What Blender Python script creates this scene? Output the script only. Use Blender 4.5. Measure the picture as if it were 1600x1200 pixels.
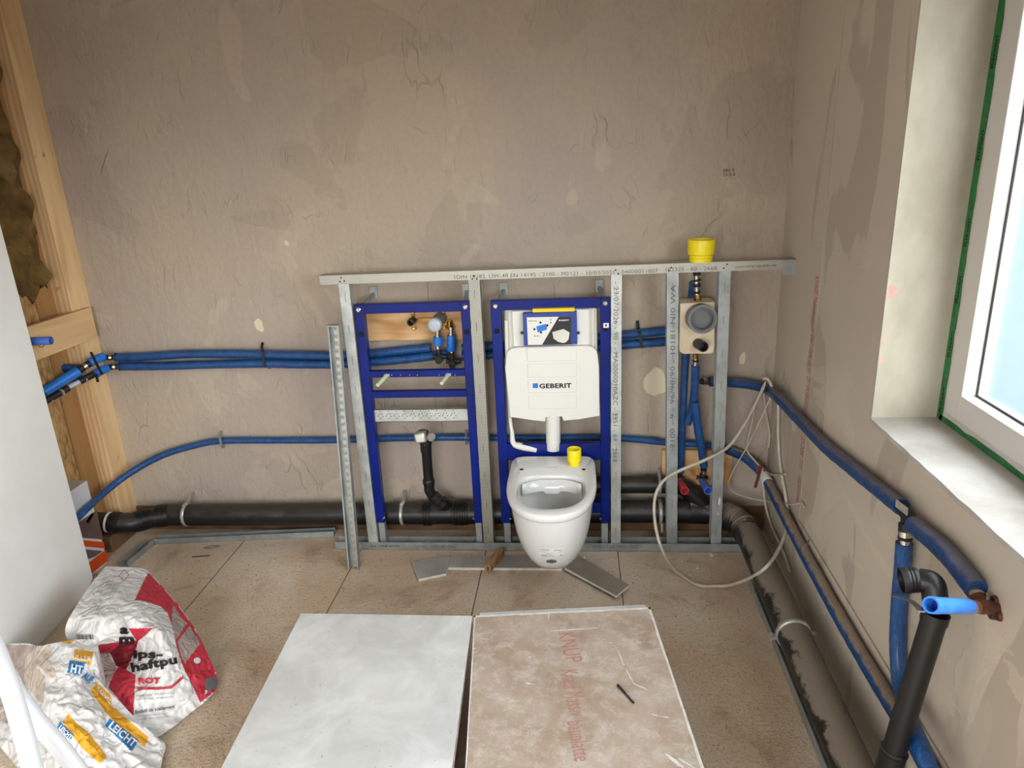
import bpy, bmesh, math, random
import numpy as np
from mathutils import Vector, Matrix
random.seed(7); np.random.seed(7)
for o in list(bpy.data.objects): bpy.data.objects.remove(o)
S = bpy.context.scene
COL = S.collection

# ------------------------------------------------------------------ camera
CAM = Vector((0.0, -3.11, 1.775))
FPX = 1109.0
PITCH, ROLL, YAW = 0.3145, -0.0471, -0.100
_f = Vector((math.sin(YAW)*math.cos(PITCH), math.cos(YAW)*math.cos(PITCH), -math.sin(PITCH)))
_r0 = Vector((math.cos(YAW), -math.sin(YAW), 0)); _u0 = _r0.cross(_f)
_r = math.cos(ROLL)*_r0 + math.sin(ROLL)*_u0
_u = -math.sin(ROLL)*_r0 + math.cos(ROLL)*_u0
cd = bpy.data.cameras.new('camera'); cam = bpy.data.objects.new('camera', cd); COL.objects.link(cam)
M = Matrix((( _r.x, _u.x, -_f.x, CAM.x), (_r.y, _u.y, -_f.y, CAM.y), (_r.z, _u.z, -_f.z, CAM.z), (0,0,0,1)))
cam.matrix_world = M
cd.sensor_width = 36; cd.lens = FPX/1600*36; cd.clip_start = .02
S.camera = cam

# ------------------------------------------------------------------ world, daylight openings, exposure
S.view_settings.view_transform = 'Standard'
try: S.view_settings.look = 'None'
except Exception: pass
S.view_settings.gamma = 1; S.view_settings.use_curve_mapping = False
S.view_settings.exposure = 0.22
W = bpy.data.worlds.new('sky'); S.world = W; W.use_nodes = True
bg = W.node_tree.nodes['Background']; bg.inputs[1].default_value = 9.8
_tc = W.node_tree.nodes.new('ShaderNodeTexCoord'); _sx = W.node_tree.nodes.new('ShaderNodeSeparateXYZ'); _cr = W.node_tree.nodes.new('ShaderNodeValToRGB')
W.node_tree.links.new(_tc.outputs['Generated'], _sx.inputs[0])       # overcast sky over dark ground
_mr = W.node_tree.nodes.new('ShaderNodeMapRange'); _mr.inputs[1].default_value = -1; _mr.inputs[2].default_value = 1
W.node_tree.links.new(_sx.outputs[2], _mr.inputs[0]); W.node_tree.links.new(_mr.outputs[0], _cr.inputs[0]); W.node_tree.links.new(_cr.outputs[0], bg.inputs[0])
_e = _cr.color_ramp.elements; _e[0].position = .47; _e[0].color = (.035, .032, .028, 1); _e[1].position = .53; _e[1].color = (1, 1, 1, 1)
_n = _cr.color_ramp.elements.new(.72); _n.color = (.8, .82, .85, 1)
def portal(loc, rot, sx, sy):
    l = bpy.data.lights.new('daylight_portal', 'AREA'); l.shape = 'RECTANGLE'; l.size = sx; l.size_y = sy
    l.cycles.is_portal = True
    o = bpy.data.objects.new('daylight_portal', l); COL.objects.link(o); o.location = loc; o.rotation_euler = rot
WY0, WY1, WZ0, WZ1 = -1.053, -3.45, .98, 2.42       # window opening in the right wall; unseen near end and top enlarged for light
RY = -4.3                                            # rear wall
DX0, DX1, DZ1 = -1.62, .08, 2.1                       # unseen terrace door opening in the rear wall, sized and shifted for the light
portal((1.2, (WY0+WY1)/2, (WZ0+WZ1)/2), (0, math.radians(90), 0), WZ1-WZ0, WY0-WY1)
portal(((DX0+DX1)/2, RY-.3, DZ1/2), (math.radians(90), 0, 0), DX1-DX0, DZ1)

# ------------------------------------------------------------------ measuring helpers (a photo direction met with a real plane)
XR = .8626; F = -.196
def ray(px, py): return _r*((px-800)/FPX) - _u*((py-600)/FPX) + _f
def PY(px, py, Y): d = ray(px, py); return CAM + d*((Y-CAM.y)/d.y)
def PX(px, py, X): d = ray(px, py); return CAM + d*((X-CAM.x)/d.x)
def PZ(px, py, Z): d = ray(px, py); return CAM + d*((Z-CAM.z)/d.z)
def PD(px, py, D): return CAM + ray(px, py)*D
def pt(t): return {'Y': PY, 'X': PX, 'Z': PZ, 'D': PD}[t[2]](t[0], t[1], t[3])

# ------------------------------------------------------------------ materials
def N(nt, typ, **kw):
    n = nt.nodes.new(typ)
    for k, v in kw.items(): setattr(n, k, v)
    return n
def hexc(h, s=1.0):
    h = h.lstrip('#'); c = [int(h[i:i+2], 16)/255 for i in (0, 2, 4)]
    return tuple((x/12.92 if x <= .04045 else ((x+.055)/1.055)**2.4)*s for x in c) + (1,)
def mixc(nt, fac, a, b, mode='MIX'):
    m = N(nt, 'ShaderNodeMix', data_type='RGBA', blend_type=mode)
    for sock, v in ((m.inputs[0], fac), (m.inputs[6], a), (m.inputs[7], b)):
        if hasattr(v, 'is_output'): nt.links.new(v, sock)
        elif isinstance(v, (int, float)): sock.default_value = v
        else: sock.default_value = v
    return m.outputs[2]
def ramp(nt, src, p0, p1, c0=0.0, c1=1.0):
    m = N(nt, 'ShaderNodeMapRange'); m.clamp = True
    m.inputs[1].default_value = p0; m.inputs[2].default_value = p1; m.inputs[3].default_value = c0; m.inputs[4].default_value = c1
    nt.links.new(src, m.inputs[0]); return m.outputs[0]
def coords(nt, scale=(1,1,1), world=True):
    if world: g = N(nt, 'ShaderNodeNewGeometry').outputs['Position']
    else: g = N(nt, 'ShaderNodeTexCoord').outputs['Object']
    mp = N(nt, 'ShaderNodeMapping'); mp.inputs['Scale'].default_value = scale
    nt.links.new(g, mp.inputs[0]); return mp.outputs[0]
def noise(nt, co, scale, detail=4, rough=.55, dist=0.0):
    n = N(nt, 'ShaderNodeTexNoise'); n.inputs['Scale'].default_value = scale; n.inputs['Detail'].default_value = detail
    n.inputs['Roughness'].default_value = rough; n.inputs['Distortion'].default_value = dist
    nt.links.new(co, n.inputs['Vector']); return n.outputs['Fac']
def math_(nt, op, a, b=None):
    m = N(nt, 'ShaderNodeMath', operation=op)
    for i, v in enumerate((a, b)):
        if v is None: continue
        if isinstance(v, (int, float)): m.inputs[i].default_value = v
        else: nt.links.new(v, m.inputs[i])
    return m.outputs[0]
def base(name, col='#808080', rough=.6, metal=0, **kw):
    m = bpy.data.materials.new(name); m.use_nodes = True; nt = m.node_tree; b = nt.nodes['Principled BSDF']
    b.inputs['Base Color'].default_value = col if isinstance(col, tuple) else hexc(col)
    b.inputs['Roughness'].default_value = rough; b.inputs['Metallic'].default_value = metal
    for k, v in kw.items(): b.inputs[k].default_value = v
    return m, nt, b
def bump(nt, b, h, strength=.3, dist=.01, prev=None):
    n = N(nt, 'ShaderNodeBump'); n.inputs['Strength'].default_value = strength; n.inputs['Distance'].default_value = dist
    nt.links.new(h, n.inputs['Height'])
    if prev is not None: nt.links.new(prev, n.inputs['Normal'])
    nt.links.new(n.outputs[0], b.inputs['Normal']); return n.outputs[0]
def mat(name, col, col2=None, scale=8, rough=.6, metal=0, bs=0, bscale=60, bd=.002, stretch=(1,1,1), dist=0, lo=.4, hi=.6, **kw):
    m, nt, b = base(name, col, rough, metal, **kw)
    co = coords(nt, stretch)
    if col2:
        f = ramp(nt, noise(nt, co, scale, 5, .6, dist), lo, hi)
        nt.links.new(mixc(nt, f, hexc(col), hexc(col2)), b.inputs['Base Color'])
    if bs: bump(nt, b, noise(nt, co, bscale, 4), bs, bd)
    return m

def m_plaster():
    m, nt, b = base('grey_brown_plaster', '#a09384', .85)
    co = coords(nt)
    big = noise(nt, co, .9, 3, .5, .3)
    c = mixc(nt, ramp(nt, big, .38, .62), hexc('#ab9d93'), hexc('#b7a894'))
    # overlapping trowelled patches
    p1 = ramp(nt, noise(nt, co, 1.5, 5, .5, .5), .56, .575)
    c = mixc(nt, math_(nt, 'MULTIPLY', p1, .2), c, hexc('#8f8175'))
    p2 = ramp(nt, noise(nt, coords(nt, (1.3, 1, .9)), 2.4, 4, .5, .7), .62, .635)
    c = mixc(nt, math_(nt, 'MULTIPLY', p2, .4), c, hexc('#c2b49f'))
    fine = noise(nt, co, 38, 6, .7)
    c = mixc(nt, ramp(nt, fine, .35, .7, 0, .18), c, hexc('#8c7d6c'))
    nt.links.new(c, b.inputs['Base Color'])
    # trowel ridges
    def ridges(scale, stretch, d, w, s):
        v = N(nt, 'ShaderNodeTexVoronoi', feature='DISTANCE_TO_EDGE'); v.inputs['Scale'].default_value = scale
        cc = coords(nt, stretch)
        n3 = N(nt, 'ShaderNodeTexNoise'); n3.inputs['Scale'].default_value = 2.6; n3.inputs['Detail'].default_value = 4
        nt.links.new(cc, n3.inputs['Vector'])
        mx = N(nt, 'ShaderNodeVectorMath', operation='MULTIPLY_ADD'); nt.links.new(n3.outputs['Color'], mx.inputs[0])
        mx.inputs[1].default_value = (d, d, d); nt.links.new(cc, mx.inputs[2]); nt.links.new(mx.outputs[0], v.inputs['Vector'])
        r = ramp(nt, v.outputs['Distance'], 0, w, 1, 0)
        msk = ramp(nt, noise(nt, coords(nt, (1.1, 1, 1.3)), s, 3), .55, .68)
        return math_(nt, 'MULTIPLY', r, msk)
    r1 = ridges(4.5, (1.5, 1, .8), .5, .022, 3.6)
    r2 = ridges(9, (1.7, 1, .55), .4, .03, 6.1)
    low = math_(nt, 'MULTIPLY', noise(nt, co, 3.3, 5, .6, 1.0), 1.5)
    h = math_(nt, 'ADD', math_(nt, 'ADD', r1, math_(nt, 'MULTIPLY', r2, .6)), low)
    h = math_(nt, 'ADD', h, math_(nt, 'ADD', math_(nt, 'MULTIPLY', p1, .35), math_(nt, 'MULTIPLY', fine, .18)))
    h = math_(nt, 'ADD', h, math_(nt, 'MULTIPLY', noise(nt, coords(nt, (1.6, 1, .7)), 11, 4, .6, .8), 1.5))
    bump(nt, b, h, .75, .0062)
    return m
def m_boardwall():
    m, nt, b = base('grey_plasterboard_skimmed', '#a39787', .8)
    a = coords(nt, (1, 1, .35))
    c = mixc(nt, ramp(nt, noise(nt, coords(nt), 1.1, 2), .35, .65), hexc('#b8ab9c'), hexc('#c2b5a3'))
    g = N(nt, 'ShaderNodeSeparateXYZ'); nt.links.new(coords(nt), g.inputs[0])
    p1 = ramp(nt, noise(nt, a, 3.4, 3, .45, .7), .56, .575)
    c = mixc(nt, math_(nt, 'MULTIPLY', p1, .45), c, hexc('#968879'))
    p2 = ramp(nt, noise(nt, coords(nt, (1, .45, 1)), 3.8, 4, .5, 1.0), .57, .585)
    lowm = ramp(nt, g.outputs[2], .9, 1.15, 1, 0)
    c = mixc(nt, math_(nt, 'MULTIPLY', math_(nt, 'MULTIPLY', p2, lowm), .5), c, hexc('#c9bda9'))
    p3 = ramp(nt, noise(nt, a, 5.2, 3, .45, .3), .6, .62)
    c = mixc(nt, math_(nt, 'MULTIPLY', p3, .35), c, hexc('#c0b3a0'))
    nt.links.new(c, b.inputs['Base Color'])
    h = math_(nt, 'ADD', math_(nt, 'MULTIPLY', p2, .5), math_(nt, 'ADD', math_(nt, 'MULTIPLY', p1, -.3), noise(nt, coords(nt), 9, 5, .6)))
    bump(nt, b, h, .3, .004)
    return m
def m_floor():
    m, nt, b = base('dusty_fibre_board_floor', '#a68f78', .9)
    co = coords(nt)
    c = mixc(nt, ramp(nt, noise(nt, co, 1.6, 5, .6, .6), .4, .62), hexc('#c7ae92'), hexc('#dac8b2'))
    d = ramp(nt, noise(nt, co, 3.0, 6, .65, .4), .5, .68, 0, .6)
    c = mixc(nt, d, c, hexc('#cdbfac'))
    br = ramp(nt, noise(nt, co, 4.5, 6, .75, .5), .54, .70, 0, .5)
    c = mixc(nt, br, c, hexc('#7d6049'))
    sp = ramp(nt, noise(nt, co, 110, 4, .65), .60, .68, 0, .75)
    c = mixc(nt, sp, c, hexc('#6a5240'))
    sep = N(nt, 'ShaderNodeSeparateXYZ'); nt.links.new(co, sep.inputs[0])
    def line(axis, pos, w):
        dd = math_(nt, 'ABSOLUTE', math_(nt, 'SUBTRACT', sep.outputs[axis], pos))
        return ramp(nt, dd, w*.5, w, 1, 0)
    L = None
    for x in (-1.675, -1.058, -.452, .163, .77):
        l = line(0, x, .0028); L = l if L is None else math_(nt, 'MAXIMUM', L, l)
    c = mixc(nt, math_(nt, 'MULTIPLY', L, .8), c, hexc('#3a2c20'))
    nt.links.new(c, b.inputs['Base Color'])
    h = math_(nt, 'ADD', noise(nt, co, 22, 6, .7), math_(nt, 'MULTIPLY', ramp(nt, noise(nt, co, 90, 4, .6), .5, .7), .6))
    h = math_(nt, 'SUBTRACT', h, math_(nt, 'MULTIPLY', L, 1.2))
    bump(nt, b, h, .8, .006)
    return m
def m_wood(name, c1, c2, stretch, scale=17, rough=.65):
    m, nt, b = base(name, c1, rough)
    co = coords(nt, stretch)
    n = noise(nt, co, scale, 6, .6, .8)
    w = N(nt, 'ShaderNodeTexWave', wave_type='BANDS'); w.inputs['Scale'].default_value = scale*.8; w.inputs['Distortion'].default_value = 5
    w.inputs['Detail'].default_value = 3; nt.links.new(co, w.inputs['Vector'])
    f = math_(nt, 'ADD', math_(nt, 'MULTIPLY', n, .7), math_(nt, 'MULTIPLY', w.outputs['Fac'], .3))
    c = mixc(nt, ramp(nt, f, .3, .68), hexc(c1), hexc(c2))
    k = ramp(nt, noise(nt, coords(nt), 11, 2, .4), .72, .76, 0, .6)
    c = mixc(nt, k, c, hexc('#6b4526'))
    nt.links.new(c, b.inputs['Base Color']); bump(nt, b, f, .25, .002)
    return m
def m_osb():
    m, nt, b = base('strand_board', '#b58a54', .7)
    v = N(nt, 'ShaderNodeTexVoronoi'); v.inputs['Scale'].default_value = 30; nt.links.new(coords(nt, (1, 1.6, .7)), v.inputs['Vector'])
    c = mixc(nt, ramp(nt, v.outputs['Distance'], .1, .7), hexc('#c29a62'), hexc('#8d6233'))
    s = N(nt, 'ShaderNodeSeparateColor'); nt.links.new(v.outputs['Color'], s.inputs[0])
    c = mixc(nt, math_(nt, 'MULTIPLY', s.outputs[0], .5), c, hexc('#d6b47e'))
    nt.links.new(c, b.inputs['Base Color']); bump(nt, b, s.outputs[1], .4, .002)
    return m
def m_wool():
    m, nt, b = base('brown_fibre_insulation', '#6b4f22', .95)
    co = coords(nt)
    c = mixc(nt, ramp(nt, noise(nt, co, 8, 6, .7, .6), .35, .65), hexc('#5b431c'), hexc('#8a6c38'))
    c = mixc(nt, ramp(nt, noise(nt, co, 3, 4, .6), .58, .7, 0, .7), c, hexc('#9a805a'))
    nt.links.new(c, b.inputs['Base Color']); bump(nt, b, noise(nt, co, 40, 6, .75), .9, .012)
    return m
def m_galv(name='galvanised_steel', c1='#c6c9c4', c2='#adb1ae', rough=.38):
    m, nt, b = base(name, c1, rough, .55)
    co = coords(nt)
    c = mixc(nt, ramp(nt, noise(nt, co, 14, 4, .6), .4, .62), hexc(c1), hexc(c2))
    nt.links.new(c, b.inputs['Base Color'])
    nt.links.new(ramp(nt, noise(nt, co, 9, 4), .3, .7, rough, rough+.2), b.inputs['Roughness'])
    bump(nt, b, noise(nt, co, 130, 2), .08, .001)
    return m
def m_perf():
    m, nt, b = base('dimpled_galvanised_steel', '#c3c0ae', .4, .8)
    v = N(nt, 'ShaderNodeTexVoronoi'); v.inputs['Scale'].default_value = 260; v.inputs['Randomness'].default_value = 0
    nt.links.new(coords(nt), v.inputs['Vector'])
    d = ramp(nt, v.outputs['Distance'], .2, .45)
    nt.links.new(mixc(nt, d, hexc('#7c7c75'), hexc('#b9b7ac')), b.inputs['Base Color'])
    bump(nt, b, d, .6, .001)
    return m
def m_foil(name, c1, c2, dust=0.0):
    m, nt, b = base(name, c1, .34); b.inputs['Coat Weight'].default_value = .35; b.inputs['Coat Roughness'].default_value = .18
    co = coords(nt)
    c = mixc(nt, ramp(nt, noise(nt, co, 30, 5, .6), .35, .65), hexc(c1), hexc(c2))
    c = mixc(nt, ramp(nt, noise(nt, co, 170, 3, .6), .66, .72, 0, .75), c, hexc('#6aa6df'))  # pale dots paint sparkling highlights into the foil colour
    if dust:
        g = N(nt, 'ShaderNodeNewGeometry'); s = N(nt, 'ShaderNodeSeparateXYZ'); nt.links.new(g.outputs['Normal'], s.inputs[0])
        up = ramp(nt, math_(nt, 'ADD', s.outputs[2], math_(nt, 'MULTIPLY', noise(nt, co, 26, 6, .75), 1.3)), 1.2, 1.5)
        f = math_(nt, 'MULTIPLY', up, dust)
        c = mixc(nt, f, c, hexc('#a08a6c'))
        nt.links.new(ramp(nt, f, 0, 1, .34, .9), b.inputs['Roughness']); b.inputs['Coat Weight'].default_value = .1
    nt.links.new(c, b.inputs['Base Color'])
    bump(nt, b, noise(nt, coords(nt, (1.4, 1, .8)), 75, 5, .75, .6), .9, .006)
    return m
def m_hdpe(name, dust=0.0, c1='#101010'):
    m, nt, b = base(name, c1, .42)
    co = coords(nt)
    c = mixc(nt, ramp(nt, noise(nt, co, 18, 5, .6), .5, .75, 0, .5), hexc(c1), hexc('#1f1d1a'))
    if dust:
        g = N(nt, 'ShaderNodeNewGeometry'); s = N(nt, 'ShaderNodeSeparateXYZ'); nt.links.new(g.outputs['Normal'], s.inputs[0])
        up = ramp(nt, math_(nt, 'ADD', s.outputs[2], math_(nt, 'MULTIPLY', noise(nt, co, 7, 6, .75, .5), 2.6)), 1.75, 1.95)
        f = math_(nt, 'MULTIPLY', up, dust)
        c = mixc(nt, f, c, hexc('#857969')); nt.links.new(ramp(nt, f, 0, 1, .42, .95), b.inputs['Roughness'])
    nt.links.new(c, b.inputs['Base Color'])
    bump(nt, b, noise(nt, co, 30, 4), .15, .002)
    return m
def m_whiteboard():
    m, nt, b = base('pale_grey_board_face', '#d5d5d2', .8)
    co = coords(nt)
    c = mixc(nt, ramp(nt, noise(nt, co, 5, 6, .65, .5), .4, .65), hexc('#cbcbc8'), hexc('#e2e2df'))
    c = mixc(nt, ramp(nt, noise(nt, co, 3, 5, .65, .5), .6, .72, 0, .5), c, hexc('#cfc2b0'))
    c = mixc(nt, ramp(nt, noise(nt, co, 70, 4, .6), .68, .73, 0, .6), c, hexc('#7d6f60'))
    nt.links.new(c, b.inputs['Base Color']); bump(nt, b, noise(nt, co, 60, 5), .15, .002)
    return m
def m_brownboard():
    m, nt, b = base('brown_board_paper_back', '#b39f8d', .85)
    co = coords(nt)
    c = mixc(nt, ramp(nt, noise(nt, co, 4, 6, .65, .6), .38, .62), hexc('#a8937f'), hexc('#baa898'))
    w = ramp(nt, noise(nt, co, 16, 9, .82, .3), .48, .64, 0, .6)
    c = mixc(nt, w, c, hexc('#d8d0c8'))
    s = ramp(nt, noise(nt, coords(nt, (1, 3, 1)), 7, 6, .7, 1.5), .66, .69, 0, .9)
    c = mixc(nt, s, c, hexc('#f0ede8'))
    nt.links.new(c, b.inputs['Base Color']); bump(nt, b, w, .12, .002)
    return m
def m_paper(name, c1, c2):
    m, nt, b = base(name, c1, .6)
    co = coords(nt)
    nt.links.new(mixc(nt, ramp(nt, noise(nt, co, 12, 5, .6), .4, .65), hexc(c1), hexc(c2)), b.inputs['Base Color'])
    v = N(nt, 'ShaderNodeTexVoronoi', feature='DISTANCE_TO_EDGE'); v.inputs['Scale'].default_value = 17
    n3 = N(nt, 'ShaderNodeTexNoise'); n3.inputs['Scale'].default_value = 7; nt.links.new(co, n3.inputs['Vector'])
    mx = N(nt, 'ShaderNodeVectorMath', operation='MULTIPLY_ADD'); nt.links.new(n3.outputs['Color'], mx.inputs[0]); mx.inputs[1].default_value = (.22,)*3
    nt.links.new(co, mx.inputs[2]); nt.links.new(mx.outputs[0], v.inputs['Vector'])
    h = math_(nt, 'ADD', ramp(nt, v.outputs['Distance'], 0, .25), noise(nt, co, 26, 5, .6, .6))
    bump(nt, b, h, .7, .007)
    return m
MT = dict(
 plaster=m_plaster(), bwall=m_boardwall(), floor=m_floor(),
 white=mat('white_painted_board', '#f3f3f1', '#ededea', 3, .6, bs=.08, bscale=25),
 reveal=mat('pale_plaster_reveal', '#b3ac9b', '#a39b89', 5, .75, bs=.25, bscale=14, bd=.004, stretch=(1,1,.6)),
 sill=mat('white_sill_filler', '#bdb9b3', '#aca69d', 6, .7, bs=.2, bscale=12, bd=.004),
 ceil=mat('ceiling_board', '#ddd8d0', rough=.85),
 wood=m_wood('pale_spruce', '#e8c696', '#cfa676', (1, 1, .12)),
 woodx=m_wood('pale_spruce_across', '#e0b784', '#bb8a54', (.12, 1, 1)),
 woody=m_wood('spruce_brace', '#dfbb8b', '#c7a070', (1, .12, 1)),
 wooddk=m_wood('brown_spruce_plank', '#b08350', '#996d41', (1, 1, .12)),
 woodlow=m_wood('brown_sill_timber', '#7a5a3c', '#5e432c', (.12, 1, 1)),  # darker brown than the pale spruce
 woodn=m_wood('offcut_wood', '#a8865c', '#8c6c46', (1, 1, 1), 18),
 osb=m_osb(), wool=m_wool(), galv=m_galv(), galvd=m_galv('dull_galvanised_steel', '#a9adab', '#959a99', .42), perf=m_perf(),
 blue=mat('blue_enamel', '#061f78', '#051a66', 6, .34, bs=.03, **{'Specular IOR Level': .22}),
 foil=m_foil('blue_foil_insulation', '#06508f', '#043c74'), foild=m_foil('dusty_blue_foil_insulation', '#0a4580', '#073566', .35), foile=m_foil('very_dusty_blue_foil_insulation', '#0a4580', '#073566', .85),
 foilb=mat('bright_blue_plastic', '#1d78d8', '#1a6cc6', 20, .4), bplug=mat('sky_blue_plastic', '#3b8ae6', '#2f7bd6', 20, .35),
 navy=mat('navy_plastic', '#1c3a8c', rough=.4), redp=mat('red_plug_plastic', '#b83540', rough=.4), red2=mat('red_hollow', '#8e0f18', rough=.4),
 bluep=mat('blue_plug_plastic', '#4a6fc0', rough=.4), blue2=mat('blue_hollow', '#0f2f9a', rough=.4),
 black=m_hdpe('black_pipe_plastic'), blackd=m_hdpe('dusty_black_pipe', .85), blackl=m_hdpe('slightly_dusty_black_pipe', .12),
 rub=mat('black_rubber', '#161514', rough=.6), hole=mat('dark_void', '#060606', rough=.9),
 ceramic=mat('white_ceramic', '#dcdbd7', rough=.08), plas=mat('white_cistern_plastic', '#dedcd4', rough=.45),
 plas2=mat('cream_cistern_shell', '#d8d6ca', '#cfccc0', 5, .5), yellow=mat('yellow_plastic', '#f2dc12', rough=.4), yellow2=mat('deep_yellow_plastic', '#e8c81a', rough=.4),  # the cistern bar has a slightly deeper yellow
 brass=mat('brass', '#a9803c', '#8a6630', 40, .3, .9), steel=mat('polished_steel', '#c9c7c2', rough=.2, metal=1),
 copper=mat('weathered_bronze', '#6b4030', '#4e3026', 60, .5, .4, bs=.3), copp=mat('bright_copper', '#b06a3c', rough=.35, metal=.7),
 greyp=mat('grey_plastic', '#6e6f72', rough=.45), greycap=mat('translucent_grey_cap', '#b7c0c9', rough=.3), cable=mat('grey_cable_sheath', '#c2bbaa', '#b3ab99', 30, .55),
 pale=mat('pale_green_sleeve', '#ccd3b2', rough=.5), eps=mat('off_white_foam', '#dccbb0', '#cdb99b', 10, .8, bs=.3, bscale=80),
 board=m_whiteboard(), bboard=m_brownboard(), core=mat('gypsum_core', '#e6e4df', '#d6d2ca', 30, .85, bs=.4, bscale=90),
 greyb=mat('grey_board_offcut', '#a8a49c', '#98948c', 8, .85, bs=.3, bscale=90), beigeb=mat('taupe_board_offcut', '#918577', '#877b6d', 8, .85),
 ink=mat('black_ink', '#161414', rough=.7), inkg=mat('faded_grey_ink', '#5c5d5a', rough=.7), redink=mat('red_ink', '#b0433a', rough=.8), redfade=mat('faded_red_ink', '#b58076', rough=.85),
 pvc=mat('white_window_profile', '#cac5bf', rough=.35), gasket=mat('black_gasket', '#1b1b1d', rough=.5), tape=mat('green_tape', '#1e7a3a', '#176030', 40, .35, bs=.3),
 pw=m_paper('white_sack_paper', '#dedcd9', '#cfccc9'), pr=m_paper('red_sack_paper', '#c92f42', '#b42a3b'), pdr=m_paper('red_sack_fold_shade', '#6d1620', '#8d1f2c'),  # dark red puts the shade of the open fold into the colour
 pp=m_paper('pinkish_sack_lining', '#b9a7a0', '#a08d86'), pg=m_paper('photo_print', '#b3a39c', '#94877f'), py=m_paper('yellow_sack_print', '#e0a520', '#cf9519'),
 pb=m_paper('blue_sack_print', '#1f78b8', '#1a6ca8'), pc=m_paper('cream_sack_lining', '#cdbfb2', '#b9a898'), pwhite=mat('white_print', '#e8e6e2', rough=.6),
 pdk=m_paper('sack_hollow_shade', '#5e4a44', '#47362f'),  # dark brown paints the shade inside the sack cavity
 box=mat('white_carton', '#c9c9cc', rough=.6), boxt=mat('carton_top', '#bcb3a8', rough=.7), boxp=mat('carton_brown_print', '#5a4540', '#6f5750', 9, .5), orange=mat('orange_print', '#cf4a12', rough=.5),
 tubew=mat('white_powder_coat', '#c9c9cb', rough=.3), lime=mat('pale_filler', '#d8cbb0', rough=.85), tie=mat('brown_tie', '#5a2a26', rough=.7),
 clamp=m_galv('pipe_clamp_steel', '#c9c6be', '#aaa79f', .3), pink=mat('pink_marker', '#c98f84', '#b8a696', 60, .8, lo=.35, hi=.65), film=mat('clear_film', '#a88f8a', rough=.3, **{'Alpha': .55}),
 crumb=mat('plaster_crumb', '#bfa98e', '#8d7660', 30, .9), ext=mat('pale_exterior_render', '#74838f', rough=.9), extg=mat('exterior_gravel', '#6f6a62', '#5e5a54', 5, .9),
)
mg, nt, b = base('window_glass', '#ffffff', .02)
tr = N(nt, 'ShaderNodeBsdfTransparent'); tr.inputs[0].default_value = (.95, .98, .99, 1); gl = N(nt, 'ShaderNodeBsdfGlossy'); gl.inputs['Roughness'].default_value = .02
ms = N(nt, 'ShaderNodeMixShader'); ms.inputs[0].default_value = .06; nt.links.new(tr.outputs[0], ms.inputs[1]); nt.links.new(gl.outputs[0], ms.inputs[2])
nt.links.new(ms.outputs[0], nt.nodes['Material Output'].inputs[0]); MT['glass'] = mg

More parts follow.
